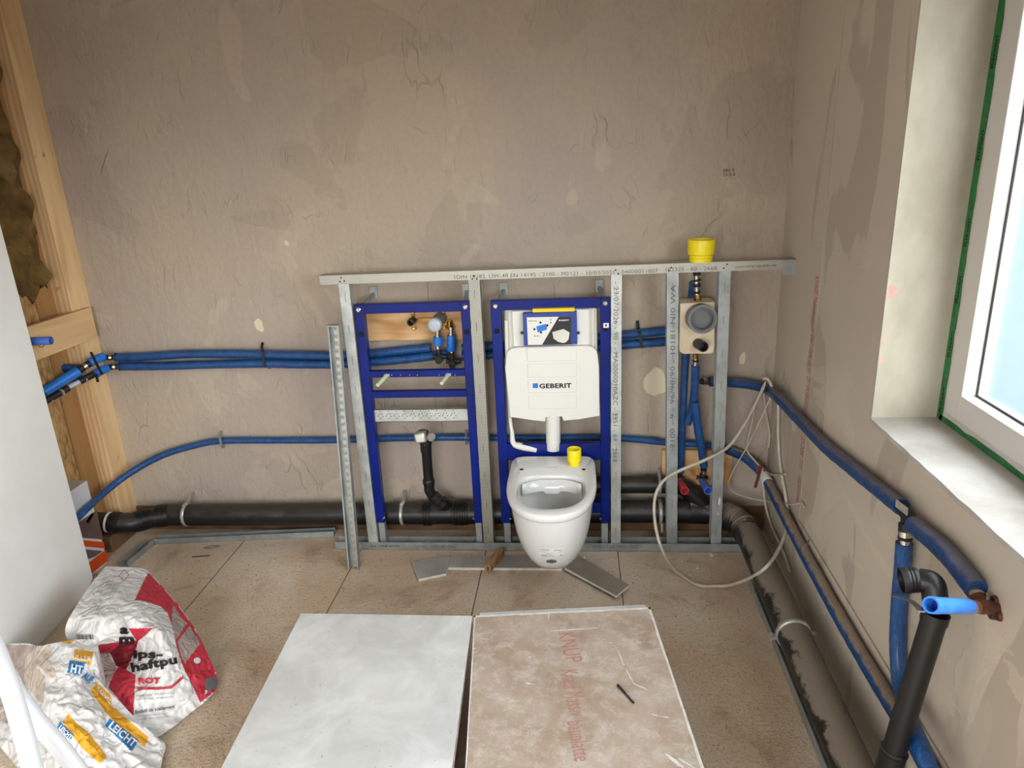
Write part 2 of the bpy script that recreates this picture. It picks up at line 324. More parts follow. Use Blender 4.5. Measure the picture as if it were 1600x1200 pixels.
# ------------------------------------------------------------------ mesh building
def crom(P, n=8):
    P = [Vector(p) for p in P]
    if len(P) < 3: return P
    Q = [P[0]*2-P[1]] + P + [P[-1]*2-P[-2]]; out = []
    for i in range(1, len(Q)-2):
        a, b_, c, d = Q[i-1:i+3]
        for k in range(n):
            t = k/n
            out.append(.5*((2*b_)+(c-a)*t+(2*a-5*b_+4*c-d)*t*t+(3*b_-a-3*c+d)*t**3))
    out.append(P[-1]); return out
class MB:
    def __init__(s): s.v = []; s.f = []; s.m = []; s.g = []
    def add(s, v, f, mi=0):
        k = len(s.v); s.g.append((k, len(s.f))); s.v += [Vector(x) for x in v]; s.f += [tuple(i+k for i in q) for q in f]; s.m += [mi]*len(f); return s
    def box(s, x0, x1, y0, y1, z0, z1, mi=0):
        v = [(x, y, z) for z in (z0, z1) for y in (y0, y1) for x in (x0, x1)]
        return s.add(v, [(0,2,3,1),(4,5,7,6),(0,1,5,4),(2,6,7,3),(0,4,6,2),(1,3,7,5)], mi)
    def hexa(s, lo, hi, mi=0):      # two quads (4 points each, same order)
        return s.add(list(lo)+list(hi), [(0,3,2,1),(4,5,6,7),(0,1,5,4),(1,2,6,5),(2,3,7,6),(3,0,4,7)], mi)
    def obox(s, A, B, w, d, wdir, mi=0):   # bar from A to B, width w along wdir, depth d along the third axis
        A, B = Vector(A), Vector(B); t = (B-A).normalized(); wd = Vector(wdir); wd = (wd-t*wd.dot(t)).normalized(); dd = t.cross(wd)
        q = [wd*w/2+dd*d/2, wd*w/2-dd*d/2, -wd*w/2-dd*d/2, -wd*w/2+dd*d/2]
        return s.hexa([A+x for x in q], [B+x for x in q], mi)
    def prism(s, poly, ext, mi=0):
        n = len(poly); P = [Vector(p) for p in poly]; e = Vector(ext)
        return s.add(P+[p+e for p in P], [tuple(range(n))[::-1], tuple(range(n, 2*n))]+[(i, (i+1)%n, n+(i+1)%n, n+i) for i in range(n)], mi)
    def tube(s, P, r, n=14, mi=0, caps=True, closed=False):
        P = [Vector(p) for p in P]; m = len(P)
        rr = r if isinstance(r, (list, tuple)) else [r]*m
        T = [((P[(i+1) % m] if closed else P[min(i+1, m-1)])-(P[(i-1) % m] if closed else P[max(i-1, 0)])).normalized() for i in range(m)]
        up = Vector((0, 0, 1)) if abs(T[0].z) < .9 else Vector((1, 0, 0)); nrm = (up-T[0]*up.dot(T[0])).normalized(); V = []
        for i in range(m):
            nrm = (nrm-T[i]*nrm.dot(T[i])).normalized(); bn = T[i].cross(nrm)
            for k in range(n):
                a = 2*math.pi*k/n; V.append(P[i]+(nrm*math.cos(a)+bn*math.sin(a))*rr[i])
        Fc = []
        for i in range(m if closed else m-1):
            j = (i+1) % m
            for k in range(n): Fc.append((i*n+k, i*n+(k+1)%n, j*n+(k+1)%n, j*n+k))
        if caps and not closed: Fc += [tuple(range(n))[::-1], tuple((m-1)*n+k for k in range(n))]
        return s.add(V, Fc, mi)
    def lathe(s, A, B, prof, n=24, mi=0, caps=True):   # prof: (t along A-B in 0..1, radius)
        A, B = Vector(A), Vector(B); t = (B-A); T = t.normalized()
        up = Vector((0, 0, 1)) if abs(T.z) < .9 else Vector((1, 0, 0)); a1 = (up-T*up.dot(T)).normalized(); a2 = T.cross(a1); V = []
        for u, r in prof:
            for k in range(n):
                a = 2*math.pi*k/n; V.append(A+t*u+(a1*math.cos(a)+a2*math.sin(a))*r)
        m = len(prof); Fc = [(i*n+k, i*n+(k+1)%n, (i+1)*n+(k+1)%n, (i+1)*n+k) for i in range(m-1) for k in range(n)]
        if caps: Fc += [tuple(range(n))[::-1], tuple((m-1)*n+k for k in range(n))]
        return s.add(V, Fc, mi)
    def rings(s, R, mi=0, cap0=True, cap1=True):
        n = len(R[0]); V = [p for r in R for p in r]; m = len(R)
        Fc = [(i*n+k, i*n+(k+1)%n, (i+1)*n+(k+1)%n, (i+1)*n+k) for i in range(m-1) for k in range(n)]
        if cap0: Fc.append(tuple(range(n))[::-1])
        if cap1: Fc.append(tuple((m-1)*n+k for k in range(n)))
        return s.add(V, Fc, mi)
    def build(s, name, mats, parent=None, bevel=0, ang=35, recalc=True, smooth=True):
        me = bpy.data.meshes.new(name); mn = Vector([min(v[i] for v in s.v) for i in range(3)]); mxx = Vector([max(v[i] for v in s.v) for i in range(3)])
        c = Vector(((mn.x+mxx.x)/2, (mn.y+mxx.y)/2, mn.z))
        me.from_pydata([v-c for v in s.v], [], s.f)
        if not isinstance(mats, (list, tuple)): mats = [mats]
        for m in mats: me.materials.append(MT[m] if isinstance(m, str) else m)
        me.polygons.foreach_set('material_index', s.m)
        if recalc:
            bm = bmesh.new(); bm.from_mesh(me); bmesh.ops.recalc_face_normals(bm, faces=bm.faces); bm.to_mesh(me); bm.free()
        if smooth:
            me.shade_smooth(); me.set_sharp_from_angle(angle=math.radians(ang))
        o = bpy.data.objects.new(name, me); COL.objects.link(o)
        if parent is not None: o.parent = parent; o.location = c - wloc(parent)
        else: o.location = c
        if bevel:
            bv = o.modifiers.new('edge', 'BEVEL'); bv.width = bevel; bv.segments = 2; bv.limit_method = 'ANGLE'; bv.angle_limit = math.radians(40)
        return o
def each(mb, name, mats, parent=None, per=1, **kw):
    G_ = mb.g[::per]+[(len(mb.v), len(mb.f))]; out = []
    for i in range(len(G_)-1):
        (v0, f0), (v1, f1) = G_[i], G_[i+1]; q = MB(); q.v = mb.v[v0:v1]; q.f = [tuple(j-v0 for j in f) for f in mb.f[f0:f1]]; q.m = mb.m[f0:f1]
        out.append(q.build(name, mats, parent, **kw))
    return out
def wloc(o):
    l = Vector(o.location)
    while o.parent is not None: o = o.parent; l += Vector(o.location)
    return l
def tag(o, label=None, cat=None, group=None, kind=None):
    if label: o['label'] = label
    if cat: o['category'] = cat
    if group: o['group'] = group
    if kind: o['kind'] = kind
    return o
def thing(name, label, cat, loc, group=None):
    o = bpy.data.objects.new(name, None); COL.objects.link(o); o.location = loc; o.empty_display_size = .05
    return tag(o, label, cat, group)
def text_mb(body, origin, xdir, ydir, w, h, off=.0006, mb=None, bold=0.0, mapf=None, mi=0):
    cu = bpy.data.curves.new('t', 'FONT'); cu.body = body; cu.size = 1; cu.offset = bold; cu.resolution_u = 3; cu.space_character = 1.05
    ob = bpy.data.objects.new('t', cu); COL.objects.link(ob)
    dg = bpy.context.evaluated_depsgraph_get(); me = bpy.data.meshes.new_from_object(ob.evaluated_get(dg))
    xs = [v.co.x for v in me.vertices]; ys = [v.co.y for v in me.vertices]; x0, x1, y0 = min(xs), max(xs), min(ys)
    y0 = min(0, 0); y1 = .72
    mb = mb or MB()
    vs = []
    for v in me.vertices:
        a = (v.co.x-x0)/(x1-x0)*w; b_ = (v.co.y-y0)/(y1-y0)*h
        if mapf: vs.append(mapf(a, b_))
        else:
            X, Yd = Vector(xdir).normalized(), Vector(ydir).normalized(); nn = X.cross(Yd)
            vs.append(Vector(origin)+X*a+Yd*b_+nn*off)
    mb.add(vs, [tuple(p.vertices) for p in me.polygons], mi)
    bpy.data.objects.remove(ob); bpy.data.curves.remove(cu); bpy.data.meshes.remove(me)
    return mb
def ribbed(mb, A, B, r, ribs, dr=.004, mi=0):
    A, B = Vector(A), Vector(B); prof = [(0, r-dr), (.04, r)]
    for i in range(ribs):
        t = .1+.8*i/ribs; w = .8/ribs
        prof += [(t+w*.1, r), (t+w*.3, r+dr), (t+w*.6, r+dr), (t+w*.8, r)]
    prof += [(.96, r), (1, r-dr)]
    return mb.lathe(A, B, prof, 28, mi)

# ------------------------------------------------------------------ SETTING
def struct(mb, name, mats, label=None, **k):
    o = mb.build(name, mats, **k); o['kind'] = 'structure'
    if label: o['label'] = label
    return o
H = 2.62
fl = MB(); fl.box(-2.75, 1.25, RY-.02, .12, -.08, 0); struct(fl, 'floor', 'floor', 'dusty brown fibre board floor with thin joints')
wb = MB(); wb.box(-2.45, XR+.02, 0, .12, .13, H)
wback = struct(wb, 'wall_back', 'plaster', 'rough taupe plastered rear wall with trowel marks')
# hand lettering and pencil line on the back wall
p = PY(1129, 268, 0); q = text_mb('480 R', PY(1129, 269, 0), (1, 0, .02), (0, 0, 1), .05, .013)
text_mb('24 B B', PY(1130, 275.5, 0), (1, 0, .02), (0, 0, 1), .048, .013, mb=q)
q.build('handwritten_note', 'ink', wback)
pl = MB()
for (a, b_) in (((866, 445), (867, 700)), ((668, 440), (671, 490)), ((680, 622), (681, 645)), ((690, 655), (692, 690))):
    A, B = PY(*a, -.0006), PY(*b_, -.0006); pl.obox(A, B, .0012, .0008, (1, 0, 0))
each(pl, 'pencil_line', 'ink', wback)
def patch(ctr, rx, rz, n=26, amp=.25, Y=-.0025, seed=1):
    rnd = random.Random(seed); ph = [rnd.uniform(0, 6.28) for _ in range(5)]; P = []
    for k in range(n):
        a = 2*math.pi*k/n; r = 1+amp*sum(math.sin((j+2)*a+ph[j])/(j+1) for j in range(5))*.6
        P.append((ctr[0]+math.cos(a)*rx*r, Y, ctr[2]+math.sin(a)*rz*r))
    return P
fp = MB()
for (px, py, rx, rz, sd) in ((1024, 597, .045, .075, 3), (405, 508, .022, .028, 5), (448, 380, .01, .012, 9), (1160, 560, .012, .03, 14)):
    c0 = PY(px, py, 0); fp.prism(patch(c0, rx, rz, seed=sd), (0, .004, 0))
each(fp, 'filler_patch', 'lime', wback)
# timber sill the plastered wall stands on
sb = MB(); sb.box(-2.45, XR, -.012, .12, 0, .13); struct(sb, 'trim_1', 'woodlow', 'brown timber sill beam along the foot of the rear wall', bevel=.004)

# right wall, window opening cut out; a narrow joint behind the printed board edge and above the lower board
ZL = .333; YJ = -.497
wr = MB(); TH = .185
wr.box(XR, XR+TH, YJ+.0015, .12, 0, H)
wr.box(XR, XR+TH, WY0, YJ-.0055, ZL+.004, H)
wr.box(XR, XR+TH, WY1, WY0, ZL+.004, WZ0-.012); wr.box(XR, XR+TH, WY1, WY0, WZ1, H)
wr.box(XR, XR+TH, RY, WY1, ZL+.004, H)
wr.box(XR+.012, XR+TH, RY, YJ, 0, H if False else ZL+.02)
wright = struct(wr, 'wall_right', 'bwall', 'grey-brown plasterboard window wall with smeared filler')
lw = MB(); lw.box(XR-.004, XR+.0125, RY, YJ-.004, 0, ZL); struct(lw, 'baseboard_right', 'bwall', 'lower strip of plasterboard below the joint of the window wall')
# dark joint backs
jb = MB(); jb.box(XR+.008, XR+.0115, YJ-.006, YJ+.0015, ZL, H); jb.box(XR+.006, XR+.011, RY, YJ, ZL, ZL+.004); jb.build('board_joint', 'hole', wright)
# reveals
rv = MB(); rv.box(XR-.002, 1.05, WY0-.003, WY0+.004, WZ0-.01, WZ1)
rv.box(XR-.002, 1.05, WY1-.004, WY1+.003, WZ0, WZ1); rv.box(XR, 1.05, WY1, WY0, WZ1-.004, WZ1+.004)
rvo = rv.build('window_reveal', 'reveal', wright)
ri = MB()
for (px, py, rx, rz) in ((1392, 456, .016, .018), (1377, 532, .006, .022), (1376, 561, .007, .012)):
    c0 = PY(px, py, WY0-.0035); ri.prism([(c0.x+math.cos(a)*rx, WY0-.0034, c0.z+math.sin(a)*rz*1.1) for a in [k*math.pi/8 for k in range(16)] if c0.x+math.cos(a)*rx > XR], (0, .0005, 0))
each(ri, 'marker_smudge', 'pink', wright)
# sill
si = MB(); n = 60; edge = []
for k in range(n+1):
    y = WY0+.0+(WY1-WY0)*k/n; edge.append((XR-.004-.004*random.random(), y))
for k in range(n):
    (xa, ya), (xb, yb) = edge[k], edge[k+1]
    si.hexa([(xa, ya, WZ0-.014), (1.05, ya, WZ0-.014), (1.05, yb, WZ0-.014), (xb, yb, WZ0-.014)], [(xa, ya, WZ0), (1.05, ya, WZ0), (1.05, yb, WZ0), (xb, yb, WZ0)])
so = si.build('window_sill', 'sill', wright)
# red print down the board joint
def redprint():
    segs = [('KNAUF Massivbauplatte GKF - DIN 18180', (1281, 434), (1264, 583)), ('DF - EN 520 20.0mm TB', (1264, 590), (1255, 650)), ('D.20R', (1254.5, 684), (1252, 712)), ('2270', (1252, 718), (1250, 730)), ('10520/05mm', (1250, 745), (1245, 784))]
    mb = None
    for body, a, b_ in segs:
        za, zb = PX(*a, XR).z, PX(*b_, XR).z
        mb = text_mb(body, (XR, YJ+.050, za), (0, 0, -1), (0, -1, 0), za-zb, .042, off=.0006, mb=mb)
    o = mb.build('red_lettering', 'redink', wright, recalc=False)
redprint()
# left white wall, slightly out of square
lwb = MB(); A = Vector((-2.204, -.508, 0)); B = Vector((-2.125, -1.15, 0)); d = (B-A).normalized(); C2 = A+d*3.85; nrm = Vector((-d.y, d.x, 0)); nrm = -nrm if nrm.x > 0 else nrm
lwb.hexa([A, C2, C2+nrm*.0125, A+nrm*.0125], [x+Vector((0, 0, H)) for x in (A, C2, C2+nrm*.0125, A+nrm*.0125)])
struct(lwb, 'wall_left', 'white', 'smooth white board wall catching the window light', bevel=.002)
ob_ = MB(); ob_.box(-2.75, -2.36, -.9, 0.12, 0, H) if False else None
bk = MB(); bk.box(-2.75, -2.43, RY, .12, 0, H); struct(bk, 'wall_side', 'ceil')
ce = MB(); ce.box(-2.75, 1.25, RY, .12, H, H+.08); struct(ce, 'ceiling', 'ceil')
wrr = MB(); wrr.box(-2.75, DX0, RY-.15, RY, 0, H); wrr.box(DX1, 1.25, RY-.15, RY, 0, H); wrr.box(DX0, DX1, RY-.15, RY, DZ1, H)
struct(wrr, 'wall_rear', 'ceil')
# exterior
ex = MB(); ex.box(1.6, 14, -9, 8, -1.2, -1.0); ex.box(-6, 6, -14, RY-.3, -.3, -.05); struct(ex, 'ground', 'extg')
ew = MB(); ew.box(1.5, 12, 1.6, 1.9, -1.0, 5.0); struct(ew, 'wall_exterior', 'ext')  # neighbour wall added outside to give the pane a pale view

# window
wn = tag(thing('window_1', 'white framed window with green taped edge', 'window', (1.045, (WY0+WY1)/2, WZ0)), kind='structure')
del wn['category']
FX = 1.031
def ringbox(x0, x1, ya, yb, za, zb, t):       # rectangular ring in the YZ plane, ya > yb
    m = MB(); m.box(x0, x1, ya-t, ya, za, zb); m.box(x0, x1, yb, yb+t, za, zb); m.box(x0, x1, yb+t, ya-t, za, za+t); m.box(x0, x1, yb+t, ya-t, zb-t, zb); return m
ringbox(FX+.014, FX+.075, WY0-.005, WY1+.02, WZ0, WZ1-.02, .075).build('window_frame', 'pvc', wn, bevel=.002)
sash = ringbox(FX, FX+.07, WY0-.068, WY1+.062, WZ0+.04, WZ1-.062, .072).build('sash', 'pvc', wn, bevel=.002)
G0, G1, GZ0, GZ1 = WY0-.140, WY1+.134, WZ0+.112, WZ1-.134
ringbox(FX+.036, FX+.040, G0+.001, G1-.001, GZ0-.001, GZ1+.001, .006).build('gasket', 'gasket', sash)
gm = MB(); gm.box(FX+.040, FX+.044, G1-.003, G0+.003, GZ0-.003, GZ1+.003); gm.build('pane', 'glass', sash)
tp = MB()
# green tape: jittered strip round the frame foot and side
def tapestrip(P, wd, u):
    mb = MB(); n = len(P)
    for i in range(n-1):
        a, b_ = P[i], P[i+1]; w0, w1 = wd[i], wd[i+1]; e = Vector((-.0012, 0, 0))
        mb.hexa([a, a+u*w0, a+u*w0+e, a+e], [b_, b_+u*w1, b_+u*w1+e, b_+e])
    return mb
n = 50; zs = [WZ0+.001+(WZ1-WZ0-.02)*k/n for k in range(n+1)]
v1 = tapestrip([Vector((FX+.0135, WY0-.0045, z)) for z in zs], [.027+.005*random.random() for _ in zs], Vector((0, -1, 0)))
ys = [WY0-.02+(WY1-WY0+.04)*k/n for k in range(n+1)]
v2 = tapestrip([Vector((FX+.0135, y, WZ0+.001)) for y in ys], [.012+.007*random.random() for _ in ys], Vector((0, 0, 1)))
v1.v += []; k = len(v1.v); v1.v += v2.v; v1.f += [tuple(i+k for i in q) for q in v2.f]; v1.m += v2.m
tape = v1.build('green_tape', 'tape', wn)
tmb = None
for (py0) in (655, 560, 470, 380, 250, 120, 20):
    z = PX(1478, py0, FX).z + .0; z = max(z, WZ0+.01)
    tmb = text_mb('Rissan', (FX+.002, WY0-.008, z+.06), (0, 0, 1), (0, -1, 0), .055, .009, off=0, mb=tmb, bold=.02) if False else text_mb('Rissan', (FX+.0119, WY0-.026, z), (0, 0, 1), (0, 1, 0), .075, .014, off=0, mb=tmb, bold=.02)
tmb.build('black_lettering', 'ink', tape, recalc=False)

# ------------------------------------------------------------------ timber framing on the left
m = MB(); m.box(-2.40, -2.287, -.128, .0, .085, H); m.build('timber_post', 'wood', bevel=.002)
tag(bpy.data.objects['timber_post'], 'pale squared timber post standing in the left corner', 'timber')
m = MB(); m.box(-2.39, -2.36, -.240, -.1285, .085, H); o = m.build('wooden_plank', 'wooddk', bevel=.001); tag(o, 'brown upright plank beside the pale corner post', 'plank')
m = MB(); m.box(-2.385, -2.362, -.95, -.2425, 0, 1.33); o = m.build('strand_board', 'osb'); tag(o, 'strand board sheet low beside the brown plank, left of the corner', 'board')
m = MB(); m.box(-2.42, -2.287, -.242, -.0005, 0, .085); o = m.build('sill_timber', 'woodlow', bevel=.003); tag(o, 'low timber sole plate under the left corner post', 'timber')
A1, B1 = Vector((-2.274, -.035, 1.108)), Vector((-2.274, -.80, 1.112))
m = MB(); m.obox(A1, B1, .145, .026, (0, 0, 1)); o = m.build('timber_brace', 'woody', bevel=.002); tag(o, 'horizontal timber board nailed across the left corner post', 'timber')
# insulation: bumpy slab
m = MB(); ny, nz = 34, 60; V = []; Fq = []
for j in range(nz+1):
    for i in range(ny+1):
        y = -.155-.75*i/ny; zl = 1.29+.03*math.sin(i*.9)+.02*math.sin(i*2.3)
        z = zl+(H-zl)*j/nz; x = -2.332+.018*math.sin(i*.7+j*.5)+.014*math.sin(i*1.9-j*.8)+random.uniform(-.004, .004)
        if j == 0 or i == 0: x = -2.357
        V.append((x, y, z))
for j in range(nz):
    for i in range(ny): a = j*(ny+1)+i; Fq.append((a, a+1, a+ny+2, a+ny+1))
m.add(V, Fq); b0 = len(V)
o = m.build('fibre_insulation', 'wool', ang=80); sd = o.modifiers.new('thick', 'SOLIDIFY'); sd.thickness = .02; sd.offset = 1
tag(o, 'brown matted fibre insulation filling the timber wall at upper left', 'insulation')

# ------------------------------------------------------------------ metal stud framing
def channel(A, B, wdir, ddir, w, d, t=.0012, lips=True):
    """C-section from A to B (A,B centre of the front face); front flange w wide along wdir, depth d along ddir"""
    A, B, wd, dd = Vector(A), Vector(B), Vector(wdir).normalized(), Vector(ddir).normalized(); m = MB()
    def plate(o, a, b_):    # plate spanning offsets o..o+a with thickness b_
        q = [o, o+a, o+a+b_, o+b_]; m.hexa([A+x for x in q], [B+x for x in q])
    plate(-wd*w/2, wd*w, dd*t)
    plate(-wd*w/2, dd*d, wd*t)
    plate(-wd*w/2+dd*(d-t), wd*w, dd*t)
    if lips: plate(wd*(w/2-t)+dd*t, dd*.006, wd*t); plate(wd*(w/2-t)+dd*(d-.006), dd*.005, wd*t)
    return m
def stud(ta, tb, ba, bb, name, label, mtl, flip=1, zt=1.305, zb=.004, slots=True):
    a = PY((ta[0]+tb[0])/2, ta[1], F); b_ = PY((ba[0]+bb[0])/2, ba[1], F); d = (a-b_)/(a.z-b_.z)
    A = b_+d*(zb-b_.z); B = b_+d*(zt-b_.z); w = (PY(tb[0], tb[1], F).x-PY(ta[0], ta[1], F).x)
    m = channel(A, B, (-flip, 0, 0), (0, 1, 0), w, .05); o = m.build(name, mtl)
    tag(o, label, 'metal stud', 'upright metal studs of the partition frame')
    if slots:
        s2 = MB()
        for k in range(9):
            z = .1+k*.14; c = A+(B-A)*(z/(zt)); s2.obox(c-Vector((0, .0006, .02)), c+Vector((0, -.0006, .02)), .0016, .001, (1, 0, 0))
        s2.build('slot_marks', 'inkg', o)
    return o, A, B, w
S1 = stud((529, 447), (546, 447), (575, 847), (592, 847), 'metal_stud', 'leftmost grey metal stud left of the washbasin frame', 'galv', 1)
S2 = stud((731.5, 440), (749.5, 440), (755.5, 845), (771.5, 845), 'metal_stud', 'dimpled pale metal stud between the two blue frames', 'perf', -1)
S3 = stud((954.6, 430), (971.6, 430), (953.5, 850), (970.5, 850), 'metal_stud', 'metal stud with punched digits right against the toilet frame', 'galv', -1)
S4 = stud((1042, 430), (1060.5, 430), (1042, 850), (1058, 850), 'metal_stud', 'metal stud just left of the pale shower valve block', 'galvd', 1)
S5 = stud((1124, 425), (1142.5, 425), (1110, 850), (1127, 850), 'metal_stud', 'rightmost metal stud with plaster splash, right of the valve block', 'galvd', 1)
S3[0].location.y += 0
# punched digits on S3, S4
def punched(o, body, xpx, ytop, ybot, down=True, mtl='inkg', hgt=.02):
    a, b_ = PY(xpx[0], ytop, F), PY(xpx[1], ybot, F)
    if down: mb = text_mb(body, a+Vector((-hgt*.5, 0, 0)), (b_-a), (1, 0, 0), (b_-a).length, hgt, off=.0)
    else: mb = text_mb(body, b_+Vector((hgt*.5, 0, 0)), (a-b_), (-1, 0, 0), (b_-a).length, hgt, off=0)
    for v in mb.v: v.y = F-.0009
    mb.build('punched_digits', mtl, o, recalc=False)
punched(S3[0], '- 23/07/2026 - 90 - - MA0000010AZC - 3351 - 69 - 2868', (963, 961), 440, 722)
punched(S4[0], '2100 - 9 - 96/90/90 - 10181-NI0 WA', (1051.5, 1050), 445, 700, down=False)
sp = MB()
for (px, py, rx, rz) in ((1124, 783, .004, .022), (1122, 803, .003, .006)):
    sp.prism(patch(PY(px, py, F), rx, rz, Y=F-.0012, n=14), (0, .0008, 0))
sp.build('plaster_splash', 'lime', S5[0])

# top rail
zt0, zt1 = 1.283, 1.322
XL = PY(500, 440, F).x
def rail(A, B, h, d, name, label, mtl, cat='metal rail', top=True):
    """U-track: web d deep, two flanges h high; A,B front lower line"""
    A, B = Vector(A), Vector(B); m = MB(); up = Vector((0, 0, 1)); t = .0012; u = (B-A).normalized(); dd = up.cross(u); dd = dd if dd.y > 0 or abs(dd.y) < .2 else -dd
    def pl_(o, a, b_): q = [o, o+a, o+a+b_, o+b_]; m.hexa([A+x for x in q], [B+x for x in q])
    pl_(Vector(), up*h, dd*t); pl_(dd*(d-t), up*h, dd*t)
    pl_(up*(h-t) if top else Vector(), dd*d, up*t)
    o = m.build(name, mtl); tag(o, label, cat); return o
toprail = rail((XL, F-.003, zt0-.004), (XR-.002, F-.003, zt0+.003), .04, .056, 'metal_rail', 'long horizontal metal rail along the top of the studs', 'perf')
m = MB(); a = PY(1223, 412, F-.004); m.box(a.x, XR-.0005, F-.0055, F-.0042, 1.262, 1.323); m.build('end_tab', 'galvd', toprail)
def fronttext(o, body, pa, pb, h, mtl='ink', Y=F-.0038):
    a, b_ = PY(*pa, Y), PY(*pb, Y); mb = text_mb(body, a, (b_-a), (0, 0, 1), (b_-a).length, h, off=0)
    for v in mb.v: v.y = Y
    mb.build('stamped_lettering', mtl, o, recalc=False)
fronttext(toprail, '1DIN 18182, UW-40 EN 14195 - 2100 - M2121 - 10/03/2021 - 04000011007', (710, 436), (1028, 426), .016, 'inkg')
fronttext(toprail, '102325 - 60 - 2668', (1040, 424.5), (1120, 422), .016, 'inkg')
fronttext(toprail, 'KNAUF UW 40  DIN 18182  040', (1149, 419), (1212, 416), .008, 'ink')
sm = MB()
for (px, py) in ((533, 434), (538, 439), (531, 440), (740, 431), (745, 436), (738, 436), (962, 422), (966, 428), (1049, 418), (1045, 423), (1136, 413), (1131, 419)):
    c = PY(px, py, F-.003); sm.lathe(c, c+Vector((0, -.0022, 0)), [(0, .0035), (.8, .003), (1, .0015)], 10)
sm.build('crimp_points', 'ink', toprail)
# floor rails
r1 = rail((PY(525, 859, F).x, F-.003, 0), (PY(742, 860, F).x, F-.003, 0), .04, .056, 'metal_rail', 'floor rail under the washbasin frame, left of the toilet', 'galvd', top=False)
r2 = rail((PY(736, 860, F).x, F-.0055, 0.001), (PY(1171, 862, F).x, F-.0055, 0.001), .041, .06, 'metal_rail', 'floor rail running from behind the toilet to the right corner', 'galvd', top=False)
fronttext(r1, 'VA 4 - UW40 060 DIN', (578, 855), (624, 855), .012, 'ink')
fronttext(r1, '10182, UW-40 EN-', (650, 857), (712, 857), .02, 'inkg')
fronttext(r2, '14195 - 2100 MA21 10/03', (925, 856), (998, 857), .018, 'inkg', F-.0066)
m = MB(); a = PY(665, 845, -.165); m.box(a.x, a.x+.11, -.185, -.15, .0015, .02); o = m.build('metal_offcut', 'galvd', r1) 
# leaning profile
A = PZ(555, 885, .002); B = PY(523.5, 508, F-.02); 
m = channel(A+Vector((0, 0, 0)), B, (1, 0, 0), (0, 1, 0), .045, .03)
lp = MB(); 
def plate(m, A, B, o1, a, b_, mi=0): q = [o1, o1+a, o1+a+b_, o1+b_]; m.hexa([A+x for x in q], [B+x for x in q], mi)
lp = MB(); w = .05; t = .0012; X_, Y_ = Vector((1, 0, 0)), Vector((0, 1, 0))
plate(lp, A, B, -X_*w/2, Y_*-.03, X_*t); plate(lp, A, B, -X_*w/2, X_*w, Y_*t); plate(lp, A, B, X_*(w/2-t), Y_*-.03, X_*t)
plate(lp, A, B, -X_*w/2+Y_*-.03, X_*.007, Y_*t); plate(lp, A, B, X_*(w/2-.007)+Y_*-.03, X_*.007, Y_*t)
o = lp.build('metal_profile', 'galvd'); tag(o, 'loose metal profile leaning on the left end of the frame', 'metal profile')
s2 = MB(); plate(s2, A, B, -X_*.008-Y_*.0016, X_*.016, Y_*.001); s2.build('dimpled_strip', 'perf', o)
m = MB(); m.obox(B+Vector((0, -.016, .0)), B+Vector((0, -.016, .006)), .052, .036, (1, 0, 0)); m.build('profile_end', 'galvd', o)
# loose floor profiles
def uloose(P, Q, name, label, h=.03, d=.04, mtl='galvd', side=1):
    P, Q = Vector(P), Vector(Q); P.z = Q.z = .001; u = (Q-P).normalized(); dd = Vector((-u.y, u.x, 0))*side; m = MB(); up = Vector((0, 0, 1)); t = .0014
    for o_, a, b_ in ((Vector(), up*h, dd*t), (dd*(d-t), up*h, dd*t), (Vector(), dd*d, up*t)): plate(m, P, Q, o_, a, b_)
    o = m.build(name, mtl); return tag(o, label, 'metal profile')
uloose(PZ(243, 851, 0), PZ(522, 839, 0), 'metal_profile', 'loose metal channel lying along the rear wall under the left pipe')
o = uloose(PZ(201, 886, 0), PZ(242, 851, 0), 'metal_profile', 'short metal channel with punched marks in the left corner on the floor')
P0, P1 = PZ(1170, 915, 0), PZ(1290, 1215, 0)
o = uloose((P0.x, P0.y, 0), (P1.x, P1.y-.4, 0), 'metal_profile', 'long metal channel on the floor along the dusty right pipe', h=.04, d=.03, side=1)

